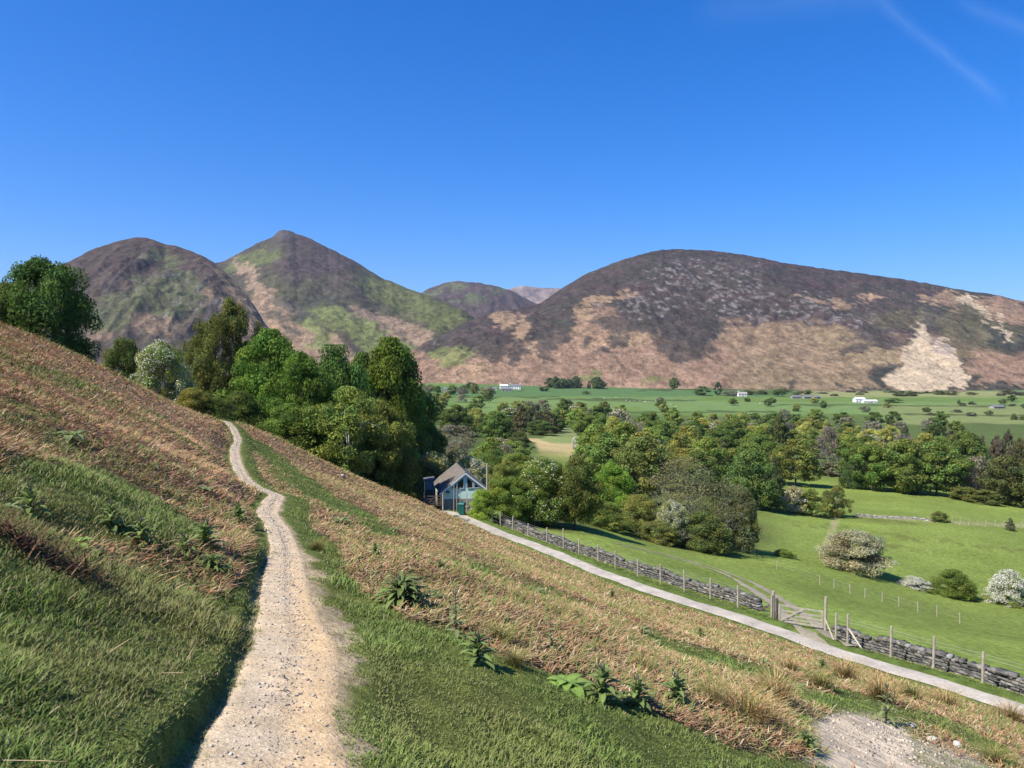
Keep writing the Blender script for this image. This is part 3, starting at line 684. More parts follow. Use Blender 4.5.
# ------------------------------------------------------------------ trees
def unit(v): return v / (np.linalg.norm(v, axis=-1, keepdims=True) + 1e-9)
def leaf_quads(rng, pos, nrm, size, tint):
    n = len(pos); a = unit(np.cross(nrm, rng.normal(size=(n, 3)))); b_ = np.cross(nrm, a)
    s = (size * rng.uniform(.6, 1.3, n))[:, None]
    v = np.stack([pos - a * s, pos - b_ * s * .6 + nrm * s * .15, pos + a * s, pos + b_ * s * .6 + nrm * s * .15], 1).reshape(-1, 3)
    f = np.arange(n * 4).reshape(-1, 4); return v, f, np.repeat(tint, 4, axis=0)
def crown(name, seed, kind, leaves, size, clumps=60, base=(1, 1, 1), blossom=0.0, spread=.4, cs=1.0):
    """leaf faces of a unit tree: height 1, crown width 1; z from `low` to 1"""
    rng = np.random.default_rng(seed)
    c = []; cr = []
    ph = rng.uniform(0, 6.28, 6)
    def rad(z, th):
        wob = 1 + .16 * math.sin(2 * th + ph[0] + 3 * z) + .12 * math.sin(3 * th + ph[1] - 5 * z) + .08 * math.sin(5 * th + ph[2])
        if kind == 'cone': return .5 * max(0, (1 - z)) ** .75 * (.75 + .25 * wob) + .02
        if kind == 'column': return .5 * max(0, math.sin(math.pi * min(1, .12 + .88 * z))) ** .55 * wob * .95
        if kind == 'bush': return .5 * math.sqrt(max(0, 1 - z ** 2.2)) * wob
        if kind == 'spread': return .5 * math.sqrt(max(0, 1 - (2 * (z - .42)) ** 2 * .9)) * wob if z < .97 else .1
        return .5 * math.sqrt(max(0, 1 - abs(2 * z - .95) ** 2.3)) * wob
    low = {'cone': .05, 'bush': .0, 'column': .06, 'spread': .14}.get(kind, .07)
    while len(c) < clumps:
        z = rng.uniform(0, 1); th = rng.uniform(0, 6.283)
        if kind == 'cone': z = 1 - math.sqrt(1 - rng.uniform(0, .97))
        k = rng.uniform(.25, 1) ** .5 * .86
        r = rad(z, th) * k
        c.append((r * math.cos(th), r * math.sin(th), low + (1 - low) * z * .95))
        cr.append(rng.uniform(.075, .15) * (.75 if kind in ('cone', 'column') else 1) * (1.15 - .5 * z if kind == 'cone' else 1) * cs)
    c = np.array(c); cr = np.array(cr)
    w = cr ** 2; w /= w.sum(); idx = rng.choice(len(c), leaves, p=w)
    dr = unit(rng.normal(size=(leaves, 3)) + [0, 0, .25])
    rad_ = rng.uniform(.15, 1, leaves) ** spread
    pos = c[idx] + dr * (cr[idx] * rad_)[:, None] * [1, 1, .72]
    pos[:, 2] = np.clip(pos[:, 2], .0, 1.02)
    nrm = unit(dr + rng.normal(size=(leaves, 3)) * .65 + [0, 0, .35])
    ct = rng.uniform(.72, 1.25, len(c))[idx]; hue = rng.normal(0, .10, len(c))[idx]
    tint = np.array(base)[None] * (ct * rng.uniform(.75, 1.25, leaves))[:, None] * (1 + hue[:, None] * np.array([1.2, .3, -.3]))
    if blossom:
        bl = (rng.random(leaves) < blossom * (rng.random(len(c)) < .75)[idx] * 1.4) & (rad_ > .7)
        return pos, nrm, size, tint, bl, rng
    return pos, nrm, size, tint, None, rng
def crown_mesh(name, *a, **k):
    pos, nrm, size, tint, bl, rng = crown(name, *a, **k)
    v, f, c = leaf_quads(rng, pos, nrm, size, tint)
    o = mesh_np(name, v, f, 4, M['leaf'], np.clip(c, 0, 4)); me = o.data; D.objects.remove(o)
    if bl is not None:
        o2 = None
        keep = np.repeat(~bl, 4)
        v1, f1, c1 = leaf_quads(rng, pos[~bl], nrm[~bl], size, tint[~bl])
        v2, f2, c2 = leaf_quads(rng, pos[bl] + nrm[bl] * size * .6, unit(nrm[bl] + [0, 0, .3]), size * .8, np.array([.88, .86, .74]) * rng.uniform(.7, 1, (bl.sum(), 1)))
        o = mesh_np(name, v1, f1, 4, M['leaf'], np.clip(c1, 0, 4)); me = o.data; D.objects.remove(o)
        o = mesh_np('blossom', v2, f2, 4, M['blossom'], c2); me2 = o.data; D.objects.remove(o)
        return me, me2
    return me
M['blossom'] = mat('blossom', attr='Col', rough=.7, transl=.2)
def tubes(segs, n=5):
    """segs: (m, 8) ax ay az bx by bz ra rb -> verts, faces"""
    s = np.array(segs, float); a, b_, ra, rb = s[:, 0:3], s[:, 3:6], s[:, 6], s[:, 7]
    w = unit(b_ - a); u = unit(np.cross(w, np.where(np.abs(w[:, 2:3]) > .9, [[1., 0, 0]], [[0, 0, 1.]]))); t = np.cross(w, u)
    an = np.arange(n) * 2 * math.pi / n
    ring = u[:, None] * np.cos(an)[None, :, None] + t[:, None] * np.sin(an)[None, :, None]
    va = a[:, None] + ring * ra[:, None, None]; vb = b_[:, None] + ring * rb[:, None, None]
    v = np.concatenate([va, vb], 1).reshape(-1, 3)
    i = np.arange(n); f0 = np.stack([i, (i + 1) % n, n + (i + 1) % n, n + i], 1)
    f = (np.arange(len(s))[:, None, None] * 2 * n + f0[None]).reshape(-1, 4)
    return v, f
def skeleton(seed, fork=.18, levels=3, kids=(7, 4, 3), top=.9, spread=.42, rt=.022, up=.5, twigs=False):
    rng = np.random.default_rng(seed); segs = []
    def grow(p, d, ln, r, lev):
        k = 4; q = p
        for i in range(k):
            d2 = d + rng.normal(size=3) * (.10 + .06 * lev); d2[2] += .05 * up; d2 /= np.linalg.norm(d2)
            q2 = q + d2 * ln / k; r2 = r * (1 - .17)
            segs.append((*q, *q2, r, r2)); 
            if lev < levels and i > 0:
                for _ in range(int(rng.integers(1, kids[min(lev, len(kids) - 1)]))):
                    az_ = rng.uniform(0, 6.283); side = np.array([math.cos(az_), math.sin(az_), rng.uniform(.1, .9) * up * 1.4])
                    nd = unit(d2 * .5 + side); grow(q2, nd, ln * rng.uniform(.45, .7), r2 * .55, lev + 1)
            q, d, r = q2, d2, r2
    p = np.zeros(3); q = np.array([rng.normal(0, .01), rng.normal(0, .01), fork]); segs.append((0, 0, -.04, *q, rt * 1.25, rt))
    nl = 5
    for i in range(nl):
        a = i * 2 * math.pi / nl + rng.uniform(-.4, .4)
        d = unit(np.array([math.cos(a) * spread * (0 if i == 0 else 1), math.sin(a) * spread * (0 if i == 0 else 1), .8]))
        grow(q, d, (top - fork) * rng.uniform(.75, .95), rt * .62, 1)
    return segs
def fit(v, rmax, top):
    v = v.copy(); up_ = v[:, 2] > .1
    q = np.percentile(np.hypot(v[:, 0], v[:, 1]), 99); v[:, :2] *= min(1.0, rmax / q)
    zt = v[:, 2].max(); v[:, 2] = np.where(up_, .1 + (v[:, 2] - .1) * (top - .1) / (zt - .1), v[:, 2])
    return v
def trunk_mesh(name, seed, m, **k):
    v, f = tubes(skeleton(seed, **k)); v = fit(v, .44, .92)
    o = mesh_np(name, v, f, 4, M[m]); me = o.data; D.objects.remove(o); return me

TR = {}
def deft(key, crown_me, trunk_me, extra=None): TR[key] = (crown_me, trunk_me, extra)
bt = [trunk_mesh('trunk', s, 'bark', levels=2, kids=(3, 2, 2)) for s in (1, 2, 3)]
pole = [trunk_mesh('trunk', 8, 'bark', levels=1, spread=.06, fork=.5, rt=.016)]
birch = trunk_mesh('trunk', 9, 'birchbark', levels=2, kids=(3, 2, 2), fork=.3, rt=.016, spread=.3)
G_DK, G_MD, G_LT = (1, 1, 1), (1, 1, 1), (1, 1, 1)
for q, (n_, s_, cl) in {'near': (46000, .0118, 130), 'mid': (13000, .021, 75), 'far': (4600, .034, 48)}.items():
    deft(('broad', q, 0), crown_mesh('crown', 11, 'round', n_, s_, cl), bt[0]); deft(('broad', q, 1), crown_mesh('crown', 12, 'round', n_, s_, cl), bt[1])
    deft(('broad', q, 2), crown_mesh('crown', 13, 'spread', n_, s_, cl), bt[2])
    deft(('column', q, 0), crown_mesh('crown', 14, 'column', n_, s_, cl), pole[0]); deft(('cone', q, 0), crown_mesh('crown', 15, 'cone', n_, s_ * .8, cl + 40), pole[0])
    deft(('cone', q, 1), crown_mesh('crown', 16, 'cone', n_, s_ * .8, cl + 40), pole[0])
    deft(('bush', q, 0), crown_mesh('crown', 17, 'bush', n_ * 2 // 3, s_ * 1.1, cl), bt[1]); deft(('bush', q, 1), crown_mesh('crown', 18, 'bush', n_ * 2 // 3, s_ * 1.1, cl), bt[0])
    c_, b_ = crown_mesh('crown', 19, 'round', n_, s_, cl, blossom=.33); deft(('blossom', q, 0), c_, bt[2], b_)
    c_, b_ = crown_mesh('crown', 20, 'bush', n_ * 2 // 3, s_ * 1.1, cl, blossom=.75); deft(('whitebush', q, 0), c_, bt[2], b_)
    c_, b_ = crown_mesh('crown', 23, 'round', n_, s_, cl, blossom=.10); deft(('sprinkled', q, 0), c_, bt[2], b_)
deft(('feather', 'near', 0), crown_mesh('crown', 41, 'round', 52000, .0085, 300, spread=.6, cs=.55), bt[0]); deft(('feather', 'near', 1), crown_mesh('crown', 42, 'spread', 52000, .0085, 300, spread=.6, cs=.55), bt[1])
deft(('birch', 'near', 0), crown_mesh('crown', 21, 'round', 15000, .017, 80, spread=.6), birch)
def bare_mesh(seed, lv, **k):
    v, f = tubes(skeleton(seed, levels=lv, kids=(5, 4, 4), rt=.016, spread=.6, **k), 3)
    v = fit(v, .5, 1.0)
    o = mesh_np('branches', v, f, 4, M['twig']); me = o.data; D.objects.remove(o); return me
bm_ = [bare_mesh(31, 3, fork=.16, top=.8), bare_mesh(32, 3, fork=.12, top=.85)]
for q, n_ in (('near', 9000), ('mid', 3500), ('far', 1500)):
    for i in (0, 1): deft(('bare', q, i), crown_mesh('crown', 33 + i, 'round' if i == 0 else 'bush', n_, .0095 if q == 'near' else .02 if q == 'mid' else .04, 80, spread=.5), bm_[i])

TREES = []          # (object, kind, place, px)
def tree(name, kind, px, top, wid, d, colr, var=0, q=None, rz=None, base=None, place=None, desc=None, drop=0.0):
    """a tree whose crown tops out at image row `top` when it stands at distance d, crown `wid` columns wide"""
    p = at(px, d); q = q or ('near' if d < 130 else 'mid' if d < 420 else 'far')
    if kind == 'birch': q = 'near'
    h = z_at(top, d) - p.z; w = wid / F * d
    if h < .5: h = .5
    e = empty(name, (p.x, p.y, p.z - .05 - drop), random.uniform(0, 6.28) if rz is None else rz, (w, w, h + drop))
    cm, tm, ex = TR[(kind, q, var)]
    t = D.objects.new('trunk' if kind != 'bare' else 'branches', tm); COL.objects.link(t); t.parent = e
    c = D.objects.new('crown', cm); COL.objects.link(c); c.parent = e
    f = random.uniform(.9, 1.1); gk = (1.75, 1.75, 1.6) if colr[0] >= colr[1] * .93 else (3.5, 2.8, 2.0)
    c.color = (colr[0] * f * gk[0] + .01, colr[1] * f * gk[1] + .01, colr[2] * f * gk[2] + .006, 1)
    if ex:
        bl = D.objects.new('blossom', ex); COL.objects.link(bl); bl.parent = e
    TREES.append((e, kind, place, px, desc)); return e

DK = (.026, .060, .014); MD = (.050, .098, .020); BR = (.062, .125, .022); LT = (.12, .165, .035); OL = (.078, .088, .024); CON = (.026, .046, .020)
WIL = (.115, .145, .05); BRN = (.105, .085, .055); GRY = (.16, .14, .10); PUR = (.12, .10, .085); WHT = (.075, .105, .035)
NAMED = [
 # name, kind, px, top, width, distance, colour, variant, description
 ('broadleaf_tree', 'broad', 42, 258, 108, 78, DK, 0, 'large dark green bushy tree standing alone above the bracken brow at far left'),
 ('broadleaf_tree', 'broad', 8, 285, 60, 76, (.04, .07, .02), 2, 'thin-topped lighter tree cut by the left edge of the photo'),
 ('shrub', 'bush', 122, 336, 52, 72, (.04, .065, .02), 0, 'olive shrub between the lone far-left tree and the flowering hawthorn'),
 ('hawthorn_tree', 'blossom', 161, 341, 62, 68, (.07, .11, .03), 0, 'round hawthorn dotted with white blossom on the brow left of the path top'),
 ('pine_tree', 'feather', 205, 322, 60, 92, (.044, .062, .018), 1, 'feathery olive pine just left of the tallest pine, behind the flowering hawthorn'),
 ('pine_tree', 'feather', 230, 297, 84, 90, (.046, .065, .018), 0, 'tallest feathery dark olive pine above the top of the footpath'),
 ('shrub', 'bush', 192, 388, 46, 64, OL, 1, 'low olive shrub on the brow below the feathery pines'),
 ('shrub', 'bush', 218, 396, 40, 65, (.04, .07, .02), 0, 'small dark shrub right where the footpath disappears over the brow'),
 ('broadleaf_tree', 'broad', 270, 332, 92, 80, (.036, .078, .014), 1, 'rounded fresh green tree to the right of the tallest pine'),
 ('broadleaf_tree', 'broad', 300, 352, 80, 76, (.038, .080, .014), 0, 'glossy green tree in the middle of the brow row, left of the slim birch'),
 ('broadleaf_tree', 'broad', 335, 348, 74, 88, (.034, .075, .02), 2, 'green tree filling the dip between the two highest crowns right of the pine'),
 ('broadleaf_tree', 'broad', 390, 341, 98, 97, (.040, .072, .012), 1, 'dark tree with a pointed crown at the right end of the brow row'),
 ('shrub', 'bush', 290, 404, 70, 70, (.045, .085, .018), 1, 'leafy green shrub low on the brow under the glossy tree'),
 ('broadleaf_tree', 'broad', 250, 345, 60, 96, (.04, .065, .016), 2, 'dark tree filling the gap between the tallest pine and the rounded fresh green tree'),
 ('broadleaf_tree', 'broad', 362, 356, 66, 100, (.036, .066, .016), 1, 'tree behind the dip, left of the dark pointed crown'),
 ('broadleaf_tree', 'broad', 142, 352, 50, 88, (.04, .06, .018), 1, 'olive tree rising behind the shrub and the flowering hawthorn'),
 ('shrub', 'bush', 178, 376, 50, 76, (.045, .065, .018), 0, 'dark shrub between the flowering hawthorn and the feathery pines'),
 ('shrub', 'bush', 240, 392, 60, 72, (.036, .06, .016), 1, 'dark shrub under the rounded fresh green tree, right of the path top'),
 ('broadleaf_tree', 'broad', 414, 404, 50, 104, (.058, .085, .022), 1, 'dark olive tree at the far right end of the brow row'),
 ('shrub', 'bush', 322, 414, 60, 72, DK, 0, 'dark shrub at the foot of the brow row left of the birch trunk'),
 ('birch_tree', 'birch', 347, 388, 84, 70, (.062, .100, .026), 0, 'slim birch with a pale trunk and yellow-green crown on the brow'),
 ('ash_tree', 'broad', 396, 392, 80, 100, (.066, .085, .026), 2, 'olive green tree thinly leafed at the bottom of the brow row'),
 ('ash_tree', 'broad', 378, 402, 76, 82, (.062, .085, .022), 1, 'olive tree squeezed between the birch and the lowest tree of the row'),
 ('shrub', 'bush', 402, 452, 44, 90, (.03, .05, .015), 1, 'dark shady shrub beside the blue-grey lean-to'),
 ('broadleaf_tree', 'broad', 430, 425, 44, 104, (.045, .07, .02), 1, 'dark tree directly behind the blue-grey lean-to'),
 ('hawthorn_tree', 'sprinkled', 433, 452, 50, 96, (.085, .11, .04), 0, 'pale flowering shrub left of the shed roof ridge'),
 ('hawthorn_tree', 'blossom', 470, 456, 42, 99, (.08, .11, .04), 0, 'white flowering shrub peeping over the shed roof'),
 ('shrub', 'bush', 484, 488, 36, 76, (.085, .15, .03), 0, 'bright green rounded bush right in front of the aqua gable'),
 ('broadleaf_tree', 'feather', 505, 458, 44, 84, (.07, .10, .03), 1, 'light feathery garden tree right of the telegraph pole'),
 ('broadleaf_tree', 'broad', 512, 476, 48, 77, (.05, .09, .02), 0, 'bushy green garden tree behind the roadside wall near the bin'),
 ('elder_tree', 'sprinkled', 543, 458, 62, 78, (.055, .095, .02), 0, 'green elder with creamy flower heads above the roadside wall'),
 ('broadleaf_tree', 'broad', 576, 457, 56, 78, (.045, .065, .02), 2, 'tall dark olive tree casting its shadow on the pasture by the wall'),
 ('broadleaf_tree', 'broad', 552, 462, 50, 100, (.055, .085, .025), 1, 'rounded tree rising behind the flowering elder'),
 ('broadleaf_tree', 'broad', 518, 452, 44, 120, (.06, .095, .025), 0, 'mid green tree high behind the garden trees'),
 ('broadleaf_tree', 'broad', 612, 462, 46, 102, BR, 0, 'vivid green rounded tree right of the tree that shades the pasture'),
 ('broadleaf_tree', 'broad', 645, 438, 62, 135, (.05, .075, .025), 2, 'broad olive tree behind the vivid green one'),
 ('shrub', 'bush', 606, 502, 50, 88, (.05, .08, .022), 1, 'dark scrub at the upper edge of the pasture left of the bare trees'),
 ('shrub', 'bush', 640, 494, 52, 93, (.085, .11, .035), 0, 'pale green scrub at the upper edge of the pasture'),
 ('hawthorn_tree', 'blossom', 672, 500, 34, 90, (.08, .11, .04), 0, 'small hawthorn with white blossom below the bare trees'),
 ('bare_tree', 'bare', 688, 456, 104, 97, (.13, .125, .055), 0, 'large half-bare tree with pale grey twigs above the pasture'),
 ('bare_tree', 'bare', 728, 482, 86, 95, (.11, .115, .05), 1, 'half-bare grey tree leaning over the right end of the thicket'),
 ('ivy_tree', 'column', 746, 488, 40, 96, (.05, .07, .025), 0, 'dense dark ivy-clad tree at the right end of the thicket'),
 ('shrub', 'bush', 705, 512, 64, 90, (.045, .07, .025), 1, 'dark bush low in the thicket under the bare trees'),
 ('shrub', 'bush', 658, 520, 50, 89, (.06, .08, .03), 0, 'scrubby bush at the left foot of the bare trees'),
 ('broadleaf_tree', 'broad', 752, 450, 50, 150, (.04, .075, .025), 1, 'dark round tree behind the ivy-clad tree'),
 ('bare_tree', 'bare', 455, 440, 46, 165, (.13, .12, .085), 1, 'grey twiggy tree behind the shed and its flowering shrubs'),
 ('bare_tree', 'bare', 452, 424, 56, 230, (.12, .105, .075), 0, 'brownish half-bare tree above the grey twiggy one'),
 ('oak_tree', 'broad', 496, 412, 42, 300, (.04, .075, .02), 2, 'dark spreading oak beyond the shed on the rough yellow field'),
 ('shrub', 'bush', 520, 430, 22, 290, (.035, .05, .02), 0, 'small dark shrub right of the spreading oak'),
 ('pine_tree', 'cone', 522, 400, 26, 430, (.045, .05, .03), 0, 'left one of the dusky conifers beyond the yellow field'),
 ('pine_tree', 'cone', 535, 398, 28, 425, (.045, .048, .03), 1, 'tallest dusky conifer beyond the yellow field'),
 ('pine_tree', 'cone', 548, 404, 24, 420, (.04, .046, .03), 0, 'right one of the dusky conifers beyond the yellow field'),
 ('broadleaf_tree', 'broad', 540, 420, 30, 390, (.035, .065, .02), 1, 'dark tree at the head of the yellow field below the conifers'),
 ('hawthorn_tree', 'whitebush', 577, 436, 12, 300, WHT, 0, 'little greyish white hawthorn on the yellow field'),
 ('oak_tree', 'broad', 797, 440, 52, 214, (.055, .075, .022), 2, 'spreading olive oak on the edge of the top pasture'),
 ('poplar_tree', 'column', 780, 413, 26, 262, (.04, .06, .028), 0, 'tall dark narrow tree rising behind the olive oak'),
 ('pine_tree', 'cone', 852, 449, 26, 214, (.028, .055, .022), 0, 'dark pointed conifer at the left end of the bright wood edge'),
 ('broadleaf_tree', 'broad', 873, 445, 48, 213, (.05, .095, .022), 0, 'bright green tree next to the dark pointed conifer'),
 ('broadleaf_tree', 'broad', 905, 440, 56, 210, (.05, .08, .022), 1, 'wide green tree in the middle of the wood edge above the top pasture'),
 ('broadleaf_tree', 'broad', 938, 443, 60, 208, (.045, .078, .022), 2, 'large rounded tree on the wood edge left of the grey bare one'),
 ('shrub', 'bush', 966, 486, 34, 202, (.055, .075, .025), 0, 'olive bush at the foot of the wood edge'),
 ('bare_tree', 'bare', 982, 455, 42, 206, (.17, .145, .10), 0, 'grey bare tree in the wood edge at the right'),
 ('broadleaf_tree', 'broad', 1008, 456, 48, 200, (.04, .055, .022), 1, 'dark tree at the right end of the wood edge'),
 ('shrub', 'bush', 988, 490, 36, 196, (.05, .07, .025), 1, 'low dark bush below the grey bare tree'),
 ('broadleaf_tree', 'broad', 1035, 470, 50, 196, (.045, .065, .022), 0, 'dark tree cut by the right edge of the photo'),
 ('hawthorn_tree', 'sprinkled', 832, 462, 30, 250, (.12, .12, .06), 0, 'pale blossoming shrub in the dip between oak and conifer'),
 ('shrub', 'bush', 772, 488, 34, 152, (.06, .09, .025), 0, 'first bush from the left in the field hedge'),
 ('hawthorn_tree', 'blossom', 795, 486, 26, 153, (.10, .11, .06), 0, 'whitish hawthorn in the field hedge'),
 ('shrub', 'bush', 812, 489, 34, 154, (.065, .10, .028), 1, 'green bush in the field hedge left of the small tree'),
 ('field_tree', 'birch', 838, 486, 28, 157, (.055, .070, .025), 0, 'small tree with a pale bare trunk at the right end of the field hedge'),
 ('shrub', 'bush', 857, 531, 80, 98, (.27, .25, .155), 1, 'big greyish pink twiggy bush in the middle of the pasture'),
 ('shrub', 'bush', 786, 549, 22, 97, (.07, .11, .03), 0, 'tiny green bush between the thicket and the twiggy bush'),
 ('whitethorn_bush', 'whitebush', 918, 577, 34, 96, WHT, 0, 'low spreading white flowering bush right of the twiggy bush'),
 ('shrub', 'bush', 958, 570, 46, 95, (.05, .085, .02), 1, 'dark green mound-shaped bush between the two white flowering bushes'),
 ('whitethorn_bush', 'whitebush', 1012, 570, 46, 93, WHT, 0, 'tall white flowering bush at the right edge of the pasture'),
 ('shrub', 'bush', 942, 511, 18, 149, (.05, .07, .025), 0, 'small dark round bush alone on the upper pasture'),
 ('shrub', 'bush', 1013, 518, 9, 149, (.09, .085, .05), 1, 'tiny brownish bush by the far field fence'),
 ('broadleaf_tree', 'broad', 674, 377, 13, 1385, (.05, .085, .03), 0, 'small round tree at the foot of the fell, alone above the green meadow'),
 ('broadleaf_tree', 'broad', 702, 386, 19, 1150, (.045, .08, .03), 1, 'round green tree left of the narrow one beside the pale cottage'),
 ('poplar_tree', 'column', 718, 382, 11, 1160, (.03, .055, .03), 0, 'narrow dark tree left of the pale cottage'),
 ('broadleaf_tree', 'bare', 732, 391, 22, 1150, (.12, .10, .08), 0, 'brownish tree just left of the pale cottage'),
 ('broadleaf_tree', 'broad', 778, 389, 18, 1150, (.05, .09, .03), 2, 'round green tree between the pale cottage and the row of stone barns'),
 ('broadleaf_tree', 'broad', 796, 392, 13, 1150, (.055, .09, .035), 0, 'smaller green tree over the row of stone barns'),
 ('broadleaf_tree', 'broad', 894, 398, 20, 1000, (.045, .08, .03), 1, 'round dark tree right of the long white barns'),
 ('broadleaf_tree', 'broad', 471, 382, 14, 1190, (.025, .05, .03), 0, 'very dark tree left of the white farmhouse'),
 ('broadleaf_tree', 'broad', 544, 386, 12, 1190, (.04, .065, .03), 0, 'small dark tree right of the white farmhouse garden'),
 ('broadleaf_tree', 'broad', 586, 391, 10, 1120, (.05, .08, .035), 2, 'small roadside tree below the copse'),
 ('broadleaf_tree', 'bush', 519, 394, 10, 1180, (.04, .07, .03), 0, 'little shrub in front of the farm outbuilding'),
]
for nm, kind, px, top, wid, d, c, var, desc in NAMED:
    if (kind, 'far', var) not in TR: var = 0
    tree(nm, kind, px, top, wid, d, c, var, desc=desc)

def fill(place, n, px0, px1, d0, d1, hm, wm, kinds, seed, avoid=(), mind=7.0, name=None):
    rng = random.Random(seed); done = []; tries = 0
    while len(done) < n and tries < n * 60:
        tries += 1
        d = math.sqrt(rng.uniform(d0 * d0, d1 * d1)); px = rng.uniform(px0, px1); x = (px - 512) / F * d
        if any(a <= px <= b and c <= d <= e for a, b, c, e in avoid): continue
        if any((x - u) ** 2 + (d - v) ** 2 < mind ** 2 for u, v in done): continue
        done.append((x, d)); k = rng.choices(kinds, [q[2] for q in kinds])[0]
        h = rng.uniform(*hm) * (.6 if k[0] in ('bush', 'whitebush') else 1); w = rng.uniform(*wm) * (.55 if k[0] in ('cone', 'column') else 1)
        top = project(0, d, H1(x, d) + h)[1]
        j = rng.uniform(.8, 1.2)
        vs_ = [v for (kk, q, v) in TR if kk == k[0] and q == 'far']
        nm = name or {'broad': 'broadleaf_tree', 'cone': 'conifer', 'column': 'poplar_tree', 'bush': 'shrub', 'bare': 'bare_tree', 'blossom': 'hawthorn_tree', 'whitebush': 'whitethorn_bush', 'sprinkled': 'hawthorn_tree'}[k[0]]
        tree(nm, k[0], px, float(top), w / d * F, d, tuple(v * j for v in k[1]), rng.choice(vs_), place=place, desc=None)
KM = [('broad', (.04, .072, .02), 5), ('broad', (.058, .095, .024), 4), ('broad', (.085, .11, .035), 3), ('cone', (.03, .045, .022), 1), ('bush', (.06, .09, .025), 1), ('bare', (.15, .14, .095), 2.2), ('blossom', (.09, .11, .05), .5)]
KW = [('broad', WIL, 5), ('broad', (.11, .14, .045), 2), ('bare', PUR, 2), ('column', (.10, .12, .05), 1), ('broad', (.05, .08, .025), 2)]
fill('in the middle wood behind the bare trees', 40, 596, 775, 165, 330, (9, 14), (9, 14), KM, 101, avoid=((535, 606, 225, 360),), mind=8)
fill('at the back of the middle wood', 46, 560, 780, 330, 520, (9, 14), (11, 17), KM, 102, avoid=((535, 606, 225, 370),), mind=8.5)
fill('on the wooded slope behind the shed', 14, 430, 560, 125, 225, (6, 8), (7, 9), KM, 103, avoid=((525, 610, 100, 370),), mind=9)
fill('in the wood left of the dusky conifers', 22, 405, 520, 330, 620, (9, 14), (11, 16), KM, 104, mind=11)
fill('in the wood right of the dusky conifers', 8, 548, 600, 420, 560, (9, 13), (11, 16), KM, 114, mind=11)
fill('among the pale willows above the spreading oak', 20, 785, 905, 270, 400, (10, 14), (10, 14), KW, 105, mind=9)
fill('in the bright wood above the top pasture', 22, 850, 985, 225, 300, (10, 15), (10, 14), KM, 106, mind=8)
fill('in the brown plantation at the right', 34, 945, 1075, 290, 400, (11, 14), (8, 10), [('cone', BRN, 5), ('column', (.09, .07, .045), 3), ('column', (.05, .06, .03), 1)], 107, mind=5)
fill('at the upper end of the yellow field', 14, 500, 625, 560, 720, (9, 14), (11, 17), KM, 115, mind=13)
fill('along the far side of the valley woods', 34, 640, 960, 450, 620, (9, 13), (11, 17), KM, 108, mind=10)
fill('in the hedges round the white farm', 34, 405, 492, 740, 1150, (8, 13), (10, 16), KM, 109, mind=15)
fill('in the copse at the foot of the fell', 26, 549, 604, 1335, 1390, (14, 21), (14, 20), [('broad', (.035, .06, .028), 3), ('cone', (.03, .045, .028), 2)], 110, mind=4.5)
fill('along the far meadow hedges', 18, 560, 1030, 640, 1000, (5, 9), (8, 14), KM, 111, mind=22)
fill('in the hedge line under the fell', 30, 740, 1040, 1180, 1330, (4, 8), (14, 28), [('bush', (.06, .055, .035), 3), ('broad', (.05, .07, .03), 2)], 112, mind=18)
fill('on the rough ground at the far right', 12, 930, 1040, 700, 960, (4, 7), (8, 14), [('bush', (.09, .08, .055), 3), ('broad', (.05, .075, .03), 2)], 113, mind=14)

ORD = ['leftmost', 'second', 'third', 'fourth', 'fifth', 'sixth', 'seventh', 'eighth', 'ninth', 'tenth', 'eleventh', 'twelfth', 'thirteenth', 'fourteenth', 'fifteenth', 'sixteenth',
       'seventeenth', 'eighteenth', 'nineteenth', 'twentieth'] + ['%s-%s' % (a, b_) for a in ('twenty', 'thirty') for b_ in ('first', 'second', 'third', 'fourth', 'fifth', 'sixth', 'seventh', 'eighth', 'ninth')]
from collections import defaultdict
gg = defaultdict(list)
for e, kind, place, px, desc in TREES:
    nm = e.name.split('.')[0]; cat = 'bush' if 'shrub' in nm or 'bush' in nm else 'tree'
    if desc:
        tag(e, desc, cat, 'trees of the brow and the fields' if cat == 'tree' else 'bushes of the brow and the fields')
    else:
        c = e.children[1].color
        if kind == 'broad': w_ = 'pale green' if c[1] > .34 else 'light green' if c[1] > .253 else 'dark green'
        else: w_ = {'cone': 'pointed', 'column': 'narrow', 'bush': 'low', 'bare': 'grey twiggy', 'blossom': 'white-dotted', 'whitebush': 'white', 'sprinkled': 'white-dotted'}[kind]
        gg[(place, w_, cat)].append((px, e))
for (place, w_, cat), lst in gg.items():
    lst.sort(key=lambda q: q[0])
    for i, (px, e) in enumerate(lst):
        lab = f'the only {w_} {cat} {place}' if len(lst) == 1 else f'leftmost {w_} {cat} {place}' if i == 0 else f'{ORD[i]} {w_} {cat} from the left {place}'
        tag(e, lab, cat, ('trees ' if cat == 'tree' else 'bushes ') + place)
print('TREES', len(TREES))

# ------------------------------------------------------------------ shed, walls, fences, gates
def offset_line(dist):
    tg = np.gradient(lane_line[:, :2], axis=0); tg /= np.linalg.norm(tg, axis=1)[:, None]
    p = lane_line[:, :2] + np.stack([-tg[:, 1], tg[:, 0]], 1) * dist
    return p, 512 + F * p[:, 0] / p[:, 1].clip(1)
def on_offset(px, dist):
    p, q = offset_line(dist); k = (p[:, 1] > 14) & (p[:, 1] < 92); p, q = p[k], q[k]
    return float(np.interp(px, q, p[:, 0])), float(np.interp(px, q, p[:, 1]))

